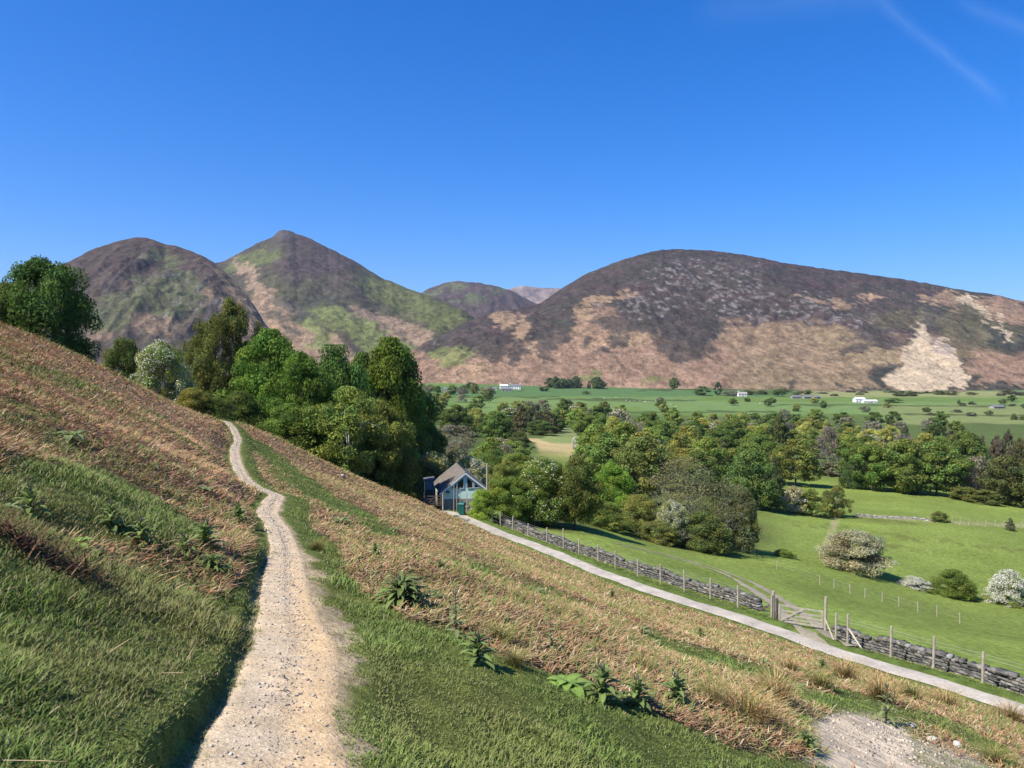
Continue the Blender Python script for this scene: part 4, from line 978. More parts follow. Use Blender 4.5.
def stone_wall(name, pts, height, thick, label, seed, sx=.32, sz=.13, lean=.0, tone=1.0, group=None):
    """dry stone wall of separate irregular stones, one mesh"""
    rg = random.Random(seed); pts = np.array(pts, float)
    seg = np.linalg.norm(np.diff(pts, axis=0), axis=1); s = np.r_[0, np.cumsum(seg)]
    q = np.arange(0, s[-1], .25); X = np.interp(q, s, pts[:, 0]); Y = np.interp(q, s, pts[:, 1]); Z = H(X, Y)
    V = []; Fc = []; Cc = []
    base = [np.array(c) for c in ((.20, .19, .175), (.27, .25, .22), (.14, .135, .125), (.33, .31, .27), (.18, .17, .13), (.42, .41, .37))]
    def stone(cx, cy, cz, a, dx, dy, dz):
        o = len(V)
        for k in (-1, 1):
            for i, j in ((-1, -1), (1, -1), (1, 1), (-1, 1)):
                x = i * dx / 2 * rg.uniform(.72, 1.1); y = j * dy / 2 * rg.uniform(.8, 1.1); z = k * dz / 2 * rg.uniform(.7, 1.1)
                V.append((cx + x * math.cos(a) - y * math.sin(a), cy + x * math.sin(a) + y * math.cos(a), cz + z))
        for f in ((3, 2, 1, 0), (4, 5, 6, 7), (0, 1, 5, 4), (1, 2, 6, 5), (2, 3, 7, 6), (3, 0, 4, 7)): Fc.append([o + i for i in f])
        c = rg.choices(base, [4, 4, 3, 1.5, 2, .5])[0] * rg.uniform(.75, 1.2) * tone; Cc.extend([c] * 8)
    L_ = s[-1]; u = 0
    rows = int(height / sz)
    for r in range(rows + 1):
        u = rg.uniform(0, sx); zf = (r + .5) * sz; th = thick * (1 - .3 * r / rows)
        while u < L_:
            w = sx * rg.uniform(.5, 1.35)
            hh = height * (1 + .10 * math.sin(u * .9 + seed) + .07 * math.sin(u * 2.3))
            if zf < hh + rg.uniform(-.06, .05):
                k = u + w / 2; x = np.interp(k, q, X); y = np.interp(k, q, Y); z = np.interp(k, q, Z)
                i = min(int(k / .25), len(q) - 2); a = math.atan2(Y[i + 1] - Y[i], X[i + 1] - X[i])
                lean_ = rg.uniform(-.03, .03)
                stone(x - math.sin(a) * lean_, y + math.cos(a) * lean_, z + zf - .05, a + rg.uniform(-.08, .08), w * 1.02, th * rg.uniform(.9, 1.1), sz * rg.uniform(.95, 1.3))
            u += w
    # tumbled coping stones
    u = 0
    while u < L_:
        x = np.interp(u, q, X); y = np.interp(u, q, Y); z = np.interp(u, q, Z); hh = height * (1 + .10 * math.sin(u * .9 + seed) + .07 * math.sin(u * 2.3))
        i = min(int(u / .25), len(q) - 2); a = math.atan2(Y[i + 1] - Y[i], X[i + 1] - X[i])
        if rg.random() < .85: stone(x, y, z + hh + .02, a + rg.uniform(-.3, .3), rg.uniform(.14, .34), thick * .75, rg.uniform(.14, .26))
        u += rg.uniform(.16, .3)
    o = mesh_np(name, V, Fc, 4, M['stone'], np.array(Cc))
    return tag(o, label, 'wall', group)

WALL_OFF, FENCE_OFF = 3.35, 2.05
gw = 'dry stone walls of the fields'
def wall_pts(px0, px1, off, step=12): return [on_offset(p, off) for p in np.arange(px0, px1 + 1, step)]
stone_wall('dry_stone_wall', wall_pts(463, 770, WALL_OFF), .58, .5, 'long grey dry stone wall running beside the lane from the shed to the field gate', 3, group=gw, tone=.66)
stone_wall('dry_stone_wall', wall_pts(838, 1100, WALL_OFF), .62, .5, 'grey dry stone wall beside the lane, right of the field gate', 4, group=gw, tone=.66)
q0 = [hit(p, y_, 60) for p, y_ in ((636, 532), (655, 538), (680, 543), (706, 549))]
stone_wall('tumbledown_wall', [(v.x, v.y) for v in q0], .55, .6, 'low tumbledown brown wall at the foot of the thicket above the pasture', 5, tone=.9, group=gw)
for k, v in enumerate(((855, 516, 930, 521),)):
    a, b_ = hit(v[0], v[1], 100), hit(v[2], v[3], 100)
    stone_wall('tumbledown_wall', [(a.x, a.y), (b_.x, b_.y)], .35, .6, 'faint low ruined wall crossing the upper pasture right of the field hedge', 6, sx=.5, sz=.2, tone=1.3, group=gw)
# earth track through the gate
tl = [on_offset(p, 0.4) for p in (838,)]
gate_c = Vector((*on_offset(802, FENCE_OFF + .2), 0))
TRK = [(p.x, p.y) for p in (hit(838, 648), hit(824, 638), hit(803, 623), hit(786, 608), hit(766, 594), hit(742, 580), hit(712, 568), hit(680, 559), hit(645, 551), hit(620, 546))]
for sgn, nm in ((-1, 'track'), (1, 'track')):
    ln = densify([(x, y, 0) for x, y in TRK], .3); tg = np.gradient(ln[:, :2], axis=0); tg /= np.linalg.norm(tg, axis=1)[:, None]
    ln[:, 0] += -tg[:, 1] * .75 * sgn; ln[:, 1] += tg[:, 0] * .75 * sgn
    k = len(ln); hw = .30 * np.clip(np.linspace(1.8, .5, k), .2, 1.3)
    strip(nm, ln, hw, M['track'], .05, 4, None, .25, 5 + sgn)

def post(p, h, r, parent, m='post', name='post', lean=None):
    lx, ly = lean or (random.uniform(-.03, .03), random.uniform(-.03, .03))
    b = MB().bar((p[0], p[1], p[2] - .3), (p[0] + lx * h, p[1] + ly * h, p[2] + h), r, 7, r * .9)
    return b.build(name, M[m], parent)
fg = 'post and wire fences'
def fence(name, label, posts, h, wires, r=.062):
    e = empty(name, (posts[0][0], posts[0][1], posts[0][2]))
    off = Vector(e.location)
    tops = []
    for p in posts:
        q = Vector(p[:3]) - off; hh = p[3] if len(p) > 3 else h * random.uniform(.94, 1.06)
        post(q, hh, r, e); tops.append(q)
    if wires:
        b = MB()
        for w in wires:
            for i in range(len(tops) - 1): b.bar(tops[i] + Vector((0, 0, w)), tops[i + 1] + Vector((0, 0, w)), .006, 3)
        b.build('wire', M['wire'], e)
    tag(e, label, 'fence', fg); return e
def fpost(px, h=None, off=FENCE_OFF):
    x, y = on_offset(px, off); z = H1(x, y); return (x, y, z, h) if h else (x, y, z)
fence('post_and_wire_fence', 'post and wire fence along the lane between the shed and the field gate',
      [fpost(p, 1.75 if p == 564 else None) for p in (474, 484, 492, 500.5, 512.5, 528, 547, 564, 579.5, 599, 616, 639, 662, 686, 712, 740)] + [fpost(774, 1.35)], 1.32, (.35, .7, 1.05, 1.2))
fe = fence('post_and_wire_fence', 'post and wire fence along the lane to the right of the field gate',
      [fpost(839, 1.45), fpost(851, 1.6), fpost(895), fpost(938), fpost(988), fpost(1046)], 1.5, (.4, .8, 1.2, 1.35))
o0 = Vector(fe.location)
b = MB()
p1 = Vector(fpost(851)) - o0; p2 = Vector(fpost(864)) - o0
b.bar(p1 + Vector((0, 0, .95)), p2 + Vector((0, -.3, .05)), .04, 6); b.build('brace', M['palewood'], fe)
b = MB(); p3 = Vector(fpost(828)) - o0; p4 = Vector(fpost(836)) - o0
b.bar(p3 + Vector((0, 0, 1.0)), p4 + Vector((0, -.2, .05)), .035, 6); b.build('brace', M['palewood'], fe)
pp = [hit(x, y, 48) for x, y in ((777, 570), (820, 585), (834, 589), (850, 594), (865, 598), (882, 602), (899, 607), (918, 613), (937, 617), (960, 624))]
fence('field_fence', 'thin line of pale posts crossing the pasture below the twiggy bush', [(p.x, p.y, p.z) for p in pp], .95, (.5, .85), .05)
pp = [hit(x, y, 110) for x, y in ((952, 524), (960, 525), (969, 525.5), (978, 526), (986, 526.5), (995, 527), (1004, 527.5), (1022, 528.5))]
fence('field_fence', 'distant row of little posts on the upper pasture beside the tiny brownish bush', [(p.x, p.y, p.z) for p in pp], 1.3, (.6, 1.0), .07)
pp = [hit(x, y, 60) for x, y in ((634, 530), (645, 534), (660, 538), (668, 541), (689, 546), (722, 553), (742, 557))]
fence('field_fence', 'short run of old posts along the foot of the thicket', [(p.x, p.y, p.z) for p in pp], 1.15, (.6,), .06)

def field_gate(name, label, a, b_, h, m, bars=5, gap=.12, postm='post'):
    a = Vector(a); b_ = Vector(b_); e = empty(name, a); w = b_ - a; ln = w.length; d = w / ln
    mb = MB()
    zs = [gap + (h - gap) * q for q in (0, .2, .42, .68, 1.0)][-bars:]
    for z in zs: mb.plank(d * .05 + Vector((0, 0, z)), w - d * .05 + Vector((0, 0, z)), .09, .03)
    mb.build('rail', M[m], e)
    mb = MB()
    for q in (.05, ln - .05): mb.plank(d * q + Vector((0, 0, gap)), d * q + Vector((.001, 0, h + .05)), .08, .07)
    mb.build('stile', M[m], e)
    side = Vector((-d.y, d.x, 0)) * -.035
    mb = MB(); mb.plank(d * .1 + side + Vector((0, 0, gap)), d * ln * .55 + side + Vector((0, 0, h - .03)), .08, .025)
    mb.build('diagonal_brace', M[m], e)
    tag(e, label, 'gate', 'field gates'); return e
ga = fpost(781, off=FENCE_OFF + .1); gb = (ga[0] + 44 / F * ga[1], ga[1] - .15, 0); gb = (gb[0], gb[1], H1(gb[0], gb[1]))
field_gate('field_gate', 'pale weathered five bar gate across the track into the pasture', (ga[0], ga[1], ga[2] + .0), (gb[0], gb[1], gb[2] + .08), .95, 'palewood')
for (px, hh, m, lab) in ((779, 1.25, 'darkwood', 'short dark gate post at the left end of the pale field gate'), (775.5, 1.6, 'post', 'taller pale post just left of the dark gate post'), (827, 1.85, 'post', 'tall post at the right end of the pale field gate')):
    p = fpost(px, off=FENCE_OFF + .1) if px < 800 else (gb[0] + .12, gb[1], gb[2]); o = MB().bar((0, 0, -.3), (.02, .01, hh), .085, 8, .075).build('gate_post', M[m]); o.location = p[:3]
    tag(o, lab, 'post', 'gate posts')
p = fpost(772, off=FENCE_OFF + .1); q = fpost(762, off=FENCE_OFF + .2)
o = MB().plank((0, 0, .75), Vector(q[:3]) - Vector(p[:3]) + Vector((0, 0, .35)), .12, .04).build('loose_rail', M['darkwood']); o.location = p[:3]
tag(o, 'dark sloping rail between the wall end and the pale gate post', 'rail')

# shed
SD = 84.0
sp = at(465, SD); shed_z = z_at(507.5, SD)
e = empty('shed', (sp.x, sp.y, shed_z), math.radians(11))   # local -Y is the gable front
w, ln, hp, he, ha = 2.45, 7.5, .95, 1.75, 3.65
mb = MB()
def wall_ring(z0, z1, t=0):
    return [(-w, 0, z0), (w, 0, z0), (w, ln, z0), (-w, ln, z0), (-w, 0, z1), (w, 0, z1), (w, ln, z1), (-w, ln, z1)]
mb.add(wall_ring(-.6, hp), [(0, 1, 5, 4), (1, 2, 6, 5), (2, 3, 7, 6), (3, 0, 4, 7), (4, 5, 6, 7)])
mb.build('stone_plinth', M['farmstone'], e)
w2 = w - .03
mb = MB(); mb.add([(-w2, .03, hp), (w2, .03, hp), (w2, .03, he), (0, .03, ha), (-w2, .03, he), (-w2, ln - .03, hp), (w2, ln - .03, hp), (w2, ln - .03, he), (0, ln - .03, ha), (-w2, ln - .03, he)],
                  [(0, 1, 2, 3, 4), (9, 8, 7, 6, 5), (0, 4, 9, 5), (1, 6, 7, 2)])
mb.build('wall', M['aqua'], e)
sl = (ha - he) / w2
mb = MB()
for s_ in (-1, 1):
    x1 = s_ * (w + .28); z1 = ha - sl * abs(x1)
    vs_ = [(0, -.18, ha + .02), (x1, -.18, z1 + .02), (x1, ln + .2, z1 + .02), (0, ln + .2, ha + .02)]
    vs2 = [(a_, b2, c_ + .12) for a_, b2, c_ in vs_]
    mb.add(vs_ + vs2, [(0, 1, 2, 3), (7, 6, 5, 4), (0, 4, 5, 1), (1, 5, 6, 2), (2, 6, 7, 3)])
rf = mb.build('roof', M['roof'], e)
mb = MB()
for s_ in (-1, 1):
    x1 = s_ * (w + .30); z1 = ha - sl * abs(x1)
    mb.plank((0, -.205, ha - .02), (x1, -.205, z1 - .02), .16, .03)
mb.build('bargeboard', M['trim'], e)
def zr_(x): return ha - sl * abs(x) - .32
for (x0, x1) in ((-1.45, -.95), (-.80, -.18), (.18, .80), (.95, 1.45)):
    zb_ = 2.05; g = .0
    v = [(x0, .0, zb_), (x1, .0, zb_), (x1, .0, zr_(x1)), (x0, .0, zr_(x0))]
    f = MB().add([(a_, -.012, c_) for a_, b2, c_ in v], [(0, 1, 2, 3)]).build('window', M['glass'], e)
    fr = MB()
    for i in range(4): fr.plank((v[i][0], -.03, v[i][2]), (v[(i + 1) % 4][0] + .001, -.03, v[(i + 1) % 4][2]), .05, .03) if abs(v[i][0] - v[(i + 1) % 4][0]) > .01 else fr.box((v[i][0], -.03, (v[i][2] + v[(i + 1) % 4][2]) / 2), (.05, .03, abs(v[i][2] - v[(i + 1) % 4][2])))
    fr.build('frame', M['trim'], f)
o = MB().box((-1.85, -.12, 1.72), (.34, .22, .14)).build('wall_lamp', M['black'], e)
tag(e, 'small aqua boarded shed with a mossy slate roof and four dark gable windows', 'shed')
# blue-grey lean-to and things by the shed
p = at(429, 86); e = empty('outbuilding', (p.x, p.y, z_at(507, 86)), math.radians(8))
MB().box((0, .9, 1.3), (.95, 1.8, 3.0)).build('wall', M['bluegrey'], e)
MB().add([(-.6, -.12, 2.81), (.6, -.12, 2.95), (.6, 1.95, 2.95), (-.6, 1.95, 2.81), (-.6, -.12, 2.9), (.6, -.12, 3.05), (.6, 1.95, 3.05), (-.6, 1.95, 2.9)],
         [(3, 2, 1, 0), (4, 5, 6, 7), (0, 1, 5, 4), (1, 2, 6, 5), (2, 3, 7, 6), (3, 0, 4, 7)]).build('roof', M['slate'], e)
MB().box((0, -.02, .95), (.7, .05, 1.9)).build('door', M['darkwood'], e)
tag(e, 'narrow blue-grey outbuilding in the tree shade left of the aqua shed', 'outbuilding')
p0, p1 = at(426, 80.5), at(441, 80.5); z0 = z_at(506.5, 80.5)
field_gate('farm_gate', 'brown weathered gate in the shade in front of the blue-grey outbuilding', (p0.x, p0.y, z0), (p1.x, p1.y, z0), 1.05, 'darkwood')
for px, hh, lab in ((424, 1.5, 'dark gate post left of the shaded brown gate'), (442.5, 1.4, 'gate post between the shaded brown gate and the shed plinth')):
    p = at(px, 80.4); o = MB().bar((0, 0, -.4), (0, .02, hh), .075, 7).build('gate_post', M['darkwood' if px < 430 else 'post']); o.location = (p.x, p.y, z0 - .05); tag(o, lab, 'post', 'gate posts')
for px, hh, lab in ((453.5, 2.5, 'slim tall pole in front of the left half of the aqua gable'), (456.5, 2.4, 'second slim pole in front of the aqua gable, right of the first'), (459.8, 2.3, 'slim pole right above the green bin'), (466.5, 1.7, 'short post just right of the green bin')):
    p = at(px, 80); o = MB().bar((0, 0, -.4), (.02, .0, hh), .036, 7).build('slim_post', M['post']); o.location = (p.x, p.y, z_at(509, 80) - .1); tag(o, lab, 'post', 'slim posts by the shed')
e = empty('utility_pole', tuple(at(487, 77)))
MB().bar((0, 0, -.5), (0, 0, 5.6), .11, 8, .085).build('pole', M['post'], e)
MB().plank((-.45, 0, 5.2), (.45, 0, 5.2), .09, .07).build('crossarm', M['darkwood'], e)
tag(e, 'slim brown wooden utility pole behind the bright bush by the shed', 'pole')
# wheelie bin
p = at(461.5, 77); bz = H1(p.x, p.y) + .03
e = empty('wheelie_bin', (p.x, p.y, bz), math.radians(-12), (1.08, 1.08, 1.12))
def taper(b_, w0, d0, w1, d1, z0, z1, cy=0):
    return b_.add([(-w0 / 2, cy - d0 / 2, z0), (w0 / 2, cy - d0 / 2, z0), (w0 / 2, cy + d0 / 2, z0), (-w0 / 2, cy + d0 / 2, z0), (-w1 / 2, cy - d1 / 2, z1), (w1 / 2, cy - d1 / 2, z1), (w1 / 2, cy + d1 / 2, z1), (-w1 / 2, cy + d1 / 2, z1)],
                  [(3, 2, 1, 0), (4, 5, 6, 7), (0, 1, 5, 4), (1, 2, 6, 5), (2, 3, 7, 6), (3, 0, 4, 7)])
b = MB(); taper(b, .44, .48, .56, .68, .1, .95); taper(b, .60, .73, .60, .73, .951, .99); b.build('body', M['bin'], e)
b = MB(); taper(b, .60, .74, .50, .60, .995, 1.07); b.build('lid', M['bin'], e)
b = MB(); b.bar((-.25, .40, .97), (.25, .40, .97), .018, 6); b.build('handle', M['black'], e)
for s_ in (-1, 1): MB().bar((s_ * .24, .24, .1), (s_ * .29, .24, .1), .1, 12).build('wheel', M['black'], e)
tag(e, 'dark green wheelie bin at the end of the lane in front of the shed', 'bin')

# ------------------------------------------------------------------ farms and cottages across the valley
def house(name, px, py, d, w, dp, h, rz, wallm, roofm, label, cat='house', roof_h=2.2, windows=4, storeys=2, chimneys=1, flat=False):
    p = at(px, d); z = min(p.z, H1(p.x - w / 2, p.y), H1(p.x + w / 2, p.y)) - .2
    e = empty(name, (p.x, p.y, z), rz)
    MB().add([(-w / 2, 0, -1), (w / 2, 0, -1), (w / 2, 0, h), (-w / 2, 0, h), (-w / 2, dp, -1), (w / 2, dp, -1), (w / 2, dp, h), (-w / 2, dp, h), (-w / 2, dp / 2, h + roof_h), (w / 2, dp / 2, h + roof_h)],
             [(0, 1, 2, 3), (5, 4, 7, 6), (1, 5, 6, 9, 2), (4, 0, 3, 8, 7)]).build('wall', M[wallm], e)
    o_ = .5; k = roof_h / (dp / 2); zz = h - k * o_ + .12
    rf = MB().add([(-w / 2 - o_, -o_, zz), (w / 2 + o_, -o_, zz), (w / 2 + o_, dp / 2, h + roof_h + .12), (-w / 2 - o_, dp / 2, h + roof_h + .12), (-w / 2 - o_, dp + o_, zz), (w / 2 + o_, dp + o_, zz),
                   (-w / 2 - o_, -o_, zz - .2), (w / 2 + o_, -o_, zz - .2)],
                  [(0, 1, 2, 3), (3, 2, 5, 4), (6, 7, 1, 0)]).build('roof', M[roofm], e)
    for i in range(chimneys):
        x = (-w / 2 + .8) if i == 0 else (w / 2 - .8); MB().box((x, dp / 2, h + roof_h + .7), (1.2, .9, 2.2)).build('chimney', M[wallm], rf)
    for s_ in range(storeys):
        for i in range(windows):
            x = -w / 2 + (i + .5) * w / windows
            MB().box((x, -.02, 1.4 + s_ * 2.6), (1.1, .1, 1.3)).build('window', M['glass'], e)
    MB().box((0.6, -.03, 1.0), (1.0, .1, 2.0)).build('door', M['darkwood'], e)
    tag(e, label, cat, 'buildings across the valley'); return e
house('farmhouse', 515, 389, 1235, 17, 8, 6.2, -.1, 'white', 'slate', 'white two-storey farmhouse, the right half of the white farm below the fell', 'house', 2.4, 5, 2, 2)
house('farmhouse', 504, 389, 1238, 12, 7, 5.2, .1, 'white', 'white', 'lower white wing at the left of the white farmhouse', 'house', 2.0, 3, 2, 1)
house('barn', 491, 393, 1175, 16, 7, 3.2, 0, 'white', 'slate', 'long low white barn at the lower left of the white farmhouse', 'barn', 1.8, 3, 1, 0)
house('barn', 507, 393, 1170, 15, 7, 3.4, 0, 'farmstone', 'slate', 'grey stone outbuilding in front of the white farmhouse', 'barn', 2.2, 3, 1, 0)
house('cottage', 442, 402, 900, 7, 6, 3.6, .2, 'white', 'slate', 'tiny white cottage among the trees left of the white farm', 'house', 2.0, 2, 1, 1)
house('cottage', 448, 391, 1080, 12, 7, 4.2, -.2, 'farmstone', 'slate', 'stone cottage among trees above the tiny white cottage', 'house', 2.2, 3, 2, 1)
house('cottage', 458, 390, 1150, 10, 7, 4.0, .3, 'farmstone', 'roof', 'brown-roofed stone cottage between the stone cottage and the low white barn', 'house', 2.2, 3, 2, 1)
house('cottage', 743, 399, 1130, 12, 7, 4.2, 0, 'palestone', 'slate', 'pale cottage standing between the meadow trees', 'house', 2.2, 3, 2, 1) if 'palestone' in M else house('cottage', 743, 399, 1130, 12, 7, 4.2, 0, 'white', 'farmstone', 'pale cottage standing between the meadow trees', 'house', 2.2, 3, 2, 1)
for i, (px, w_, lab) in enumerate(((797, 12, 'leftmost grey stone barn in the row right of the pale cottage'), (808, 10, 'middle grey stone barn in the row right of the pale cottage'), (818, 8, 'smallest and rightmost grey barn in the row right of the pale cottage'))):
    house('barn', px, 402, 1090, w_, 7, 3.0, .1 * i, 'farmstone', 'slate', lab, 'barn', 2.0, 2, 1, 0)
house('barn', 861, 403, 1010, 12, 10, 4.6, 0, 'white', 'white', 'taller white barn at the left of the long white barn', 'barn', 1.6, 3, 1, 0)
house('barn', 871, 405, 995, 17, 8, 2.6, 0, 'white', 'white', 'long low white barn right of the taller white barn', 'barn', 1.4, 4, 1, 0)
house('barn', 1000, 408, 860, 12, 8, 2.6, .1, 'farmstone', 'slate', 'low grey barn near the right edge of the valley', 'barn', 1.6, 2, 1, 0)

# sheep
def sheep_mesh():
    bm = MB()
    def blob(c, r, n=8, m=5):
        vs_ = []; fs_ = []
        for i in range(m + 1):
            th = math.pi * i / m
            for j in range(n):
                ph = 2 * math.pi * j / n; vs_.append((c[0] + r[0] * math.sin(th) * math.cos(ph), c[1] + r[1] * math.sin(th) * math.sin(ph), c[2] + r[2] * math.cos(th)))
        for i in range(m):
            for j in range(n): fs_.append((i * n + j, i * n + (j + 1) % n, (i + 1) * n + (j + 1) % n, (i + 1) * n + j)[::-1])
        bm.add(vs_, fs_)
    blob((0, 0, .58), (.55, .27, .29)); blob((.58, 0, .66), (.2, .11, .13)); bm.bar((.4, 0, .64), (.58, 0, .72), .14, 7, .1)
    for x in (-.33, .33):
        for y in (-.13, .13): bm.bar((x, y, 0), (x, y, .45), .045, 5, .06)
    o = bm.build('sheep', M['wool'], smooth=True); me = o.data; D.objects.remove(o); return me
sm = sheep_mesh()
SHEEP = [(616, 398), (626, 401), (630, 402), (634, 401), (640, 401.5), (645, 402.5), (656, 401), (664, 403), (671, 405), (676, 407), (700, 404), (735, 405), (760, 404), (604, 399)]
for i, (px, py) in enumerate(SHEEP):
    p = hit(px, py, 600); o = D.objects.new('sheep', sm); COL.objects.link(o); o.location = (p.x, p.y, p.z); o.rotation_euler = (0, 0, random.uniform(0, 6.28)); o.scale = (1.5,) * 3
    tag(o, None, None)
for i, (o, (px, py)) in enumerate(sorted(zip([x for x in D.objects if x.name.startswith('sheep')], SHEEP), key=lambda q: q[1][0])):
    tag(o, ('leftmost' if i == 0 else ORD[i]) + ' white sheep' + ('' if i == 0 else ' from the left') + ' grazing on the far green meadow', 'sheep', 'sheep on the far meadow')

# ------------------------------------------------------------------ grass, dead bracken, pebbles (uncountable ground cover)
def hill_scatter(n, r0, r1, a0, a1, rng, power=1.0):
    u = rng.random(n); r = np.exp(math.log(r0) + u ** power * (math.log(r1) - math.log(r0))); a = np.radians(rng.uniform(a0, a1, n))
    return r * np.sin(a), r * np.cos(a)
def blades(x, y, z, ln, wd, lean, az_, cols, rng, curve=.5):
    """three-triangle blades bending over; lean 0 = upright, 1 = flat"""
    n = len(x); d = np.stack([np.cos(az_), np.sin(az_), np.zeros(n)], 1); sd_ = np.stack([-np.sin(az_ + rng.normal(0, .5, n)), np.cos(az_), np.zeros(n)], 1)
    sd_ = unit(sd_); b0 = np.stack([x, y, z], 1)
    el1 = (1 - lean) * math.pi / 2; el2 = el1 * (1 - curve) - .15 * curve
    u1 = d * np.cos(el1)[:, None]; u1[:, 2] = np.sin(el1); u2 = d * np.cos(el2)[:, None]; u2[:, 2] = np.sin(el2)
    m = b0 + u1 * (ln * .55)[:, None]; t = m + u2 * (ln * .45)[:, None]; w_ = sd_ * (wd / 2)[:, None]
    V = np.stack([b0 - w_, b0 + w_, m + w_ * .8, m - w_ * .8, t], 1).reshape(-1, 3)
    k = np.arange(n)[:, None] * 5
    Fc = np.concatenate([k + [0, 1, 2], k + [0, 2, 3], k + [3, 2, 4]], 1).reshape(-1, 3)
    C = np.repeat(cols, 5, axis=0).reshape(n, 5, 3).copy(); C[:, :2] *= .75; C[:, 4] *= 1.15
    return V, Fc, C.reshape(-1, 3)
def slope_dir(x, y):
    e_ = .4; h0 = tps(x, y); gx_ = (tps(x + e_, y) - h0) / e_; gy_ = (tps(x, y + e_) - h0) / e_
    return gx_, gy_
rng = np.random.default_rng(77)
NB = 800000
x, y = hill_scatter(NB, 1.5, 88, -41, 40, rng, 1.0)
z = H(x, y); r = np.hypot(x, y)
d, s = path_side(x, y); ldn, lsn = near_lane_grass(x, y)
px, py = project(x, y, z)
share = bracken_share(x, y, z)
edge_ = np.where((s < 0) & (y < 11), .02 + .22 * clamp01(fbm(x / .4, y / .4, 3, 61) * 1.6 + .3) * (rng.random(NB) < .85), 0)
tuft_ = (s < 0) & (d > -.2) & (fbm(x / .16, y / .3, 2, 62) > .38) & (y < 9) & (y > 3)
keep = ((d > edge_ - .05 + .07 * rng.random(NB)) | tuft_) & ~((lsn > 0) & (ldn > 3.1)) & (ldn > 1.15) & (py < 800)
bare_ = np.maximum.reduce([ell(px, py, 865, 742, 56, 27, 14, .25), ell(px, py, 930, 756, 66, 15, 12, .5) * .7, ell(px, py, 880, 768, 70, 14, 8, .4)]) * (r < 30)
keep &= rng.random(NB) > bare_ * 1.1
isb = rng.random(NB) < share * .93
verge_ = (ldn < 3.2) & (rng.random(NB) < (1 - sstep(1.8, 2.6, ldn)) + (lsn > 0)); isb &= ~verge_
gxs, gys = slope_dir(x, y)
clump = fbm(x / .5, y / .5, 3, 81); big = fbm(x / 3, y / 3, 3, 83)
g = keep & ~isb; n = g.sum()
left = (s[g] > 0)
tall = .5 + .8 * clamp01(clump[g] * 1.8 + .35)
L0 = np.where(left, .078, .045) * (1 - .45 * (d[g] < .25)) * rng.uniform(.6, 1.4, n) * tall * (1 + r[g] / 55)
wd = .003 + .0008 * r[g]
gc = np.array([.150, .205, .045])[None] * (1 + .6 * clump[g] + .35 * big[g])[:, None] * rng.uniform(.6, 1.35, (n, 1))
yel = clamp01(fbm(x[g] / 1.7, y[g] / 1.7, 3, 85) * 1.5 + .1)[:, None]
gc = gc * (1 - .65 * yel) + np.array([.26, .235, .08]) * .65 * yel
dr_ = rng.random(n) < (.05 + .22 * share[g] + .08 * left)
gc[dr_] = np.array([.34, .28, .14]) * rng.uniform(.6, 1.15, (dr_.sum(), 1))
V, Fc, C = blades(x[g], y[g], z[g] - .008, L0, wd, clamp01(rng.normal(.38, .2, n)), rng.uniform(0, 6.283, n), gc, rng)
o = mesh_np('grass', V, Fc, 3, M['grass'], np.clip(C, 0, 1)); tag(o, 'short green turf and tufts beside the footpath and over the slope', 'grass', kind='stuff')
print('grass', n)
g = keep & isb; n = g.sum()
az_ = np.where(rng.random(n) < .55, np.arctan2(-gys[g], -gxs[g]) + rng.normal(0, .7, n), rng.uniform(0, 6.283, n))
lean = clamp01(rng.normal(.90, .14, n))
L0 = rng.uniform(.04, .15, n) * (1 + r[g] / 45); wd = .005 + .0010 * r[g]
pal = np.array([(.40, .20, .105), (.46, .28, .155), (.58, .43, .27), (.21, .115, .065), (.44, .225, .12), (.48, .33, .20)])
pc = pal[rng.choice(6, n, p=[.24, .22, .12, .14, .16, .12])] * rng.uniform(.7, 1.2, (n, 1)) * (1 + .3 * clump[g] + .2 * big[g])[:, None]
gm = rng.random(n) < .10 + .06 * (s[g] < 0) + .45 * clamp01(-big[g] + .2 * clump[g] - .05); rt = (s[g] < 0) * clamp01(.45 + big[g]); pc = pc * (1 - rt[:, None] * np.array([.16, .0, .12])[None])
pc[gm] = np.array([.15, .175, .05]) * rng.uniform(.6, 1.3, (gm.sum(), 1)); lean[gm] *= .55
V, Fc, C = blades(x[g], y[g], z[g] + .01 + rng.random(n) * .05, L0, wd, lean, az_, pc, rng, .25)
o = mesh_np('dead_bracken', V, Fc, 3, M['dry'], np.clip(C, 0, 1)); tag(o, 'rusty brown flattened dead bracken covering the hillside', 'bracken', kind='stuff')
print('bracken', n)
# long straw stems lying about near the viewer
n = 3600; x, y = hill_scatter(n, 2.0, 26, -36, 36, rng); z = H(x, y); d, s = path_side(x, y); sh = bracken_share(x, y, z)
k = (d > .15) & (rng.random(n) < sh * .9 + .05 * (s > 0)) ; x, y, z = x[k], y[k], z[k]; n = len(x)
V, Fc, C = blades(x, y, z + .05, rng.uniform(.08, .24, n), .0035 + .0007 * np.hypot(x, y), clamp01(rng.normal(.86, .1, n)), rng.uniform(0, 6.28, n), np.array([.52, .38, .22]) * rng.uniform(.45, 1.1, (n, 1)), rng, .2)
o = mesh_np('straw_stems', V, Fc, 3, M['dry'], np.clip(C, 0, 1)); tag(o, 'pale dead stems lying over grass and bracken near the viewer', 'stems', kind='stuff')

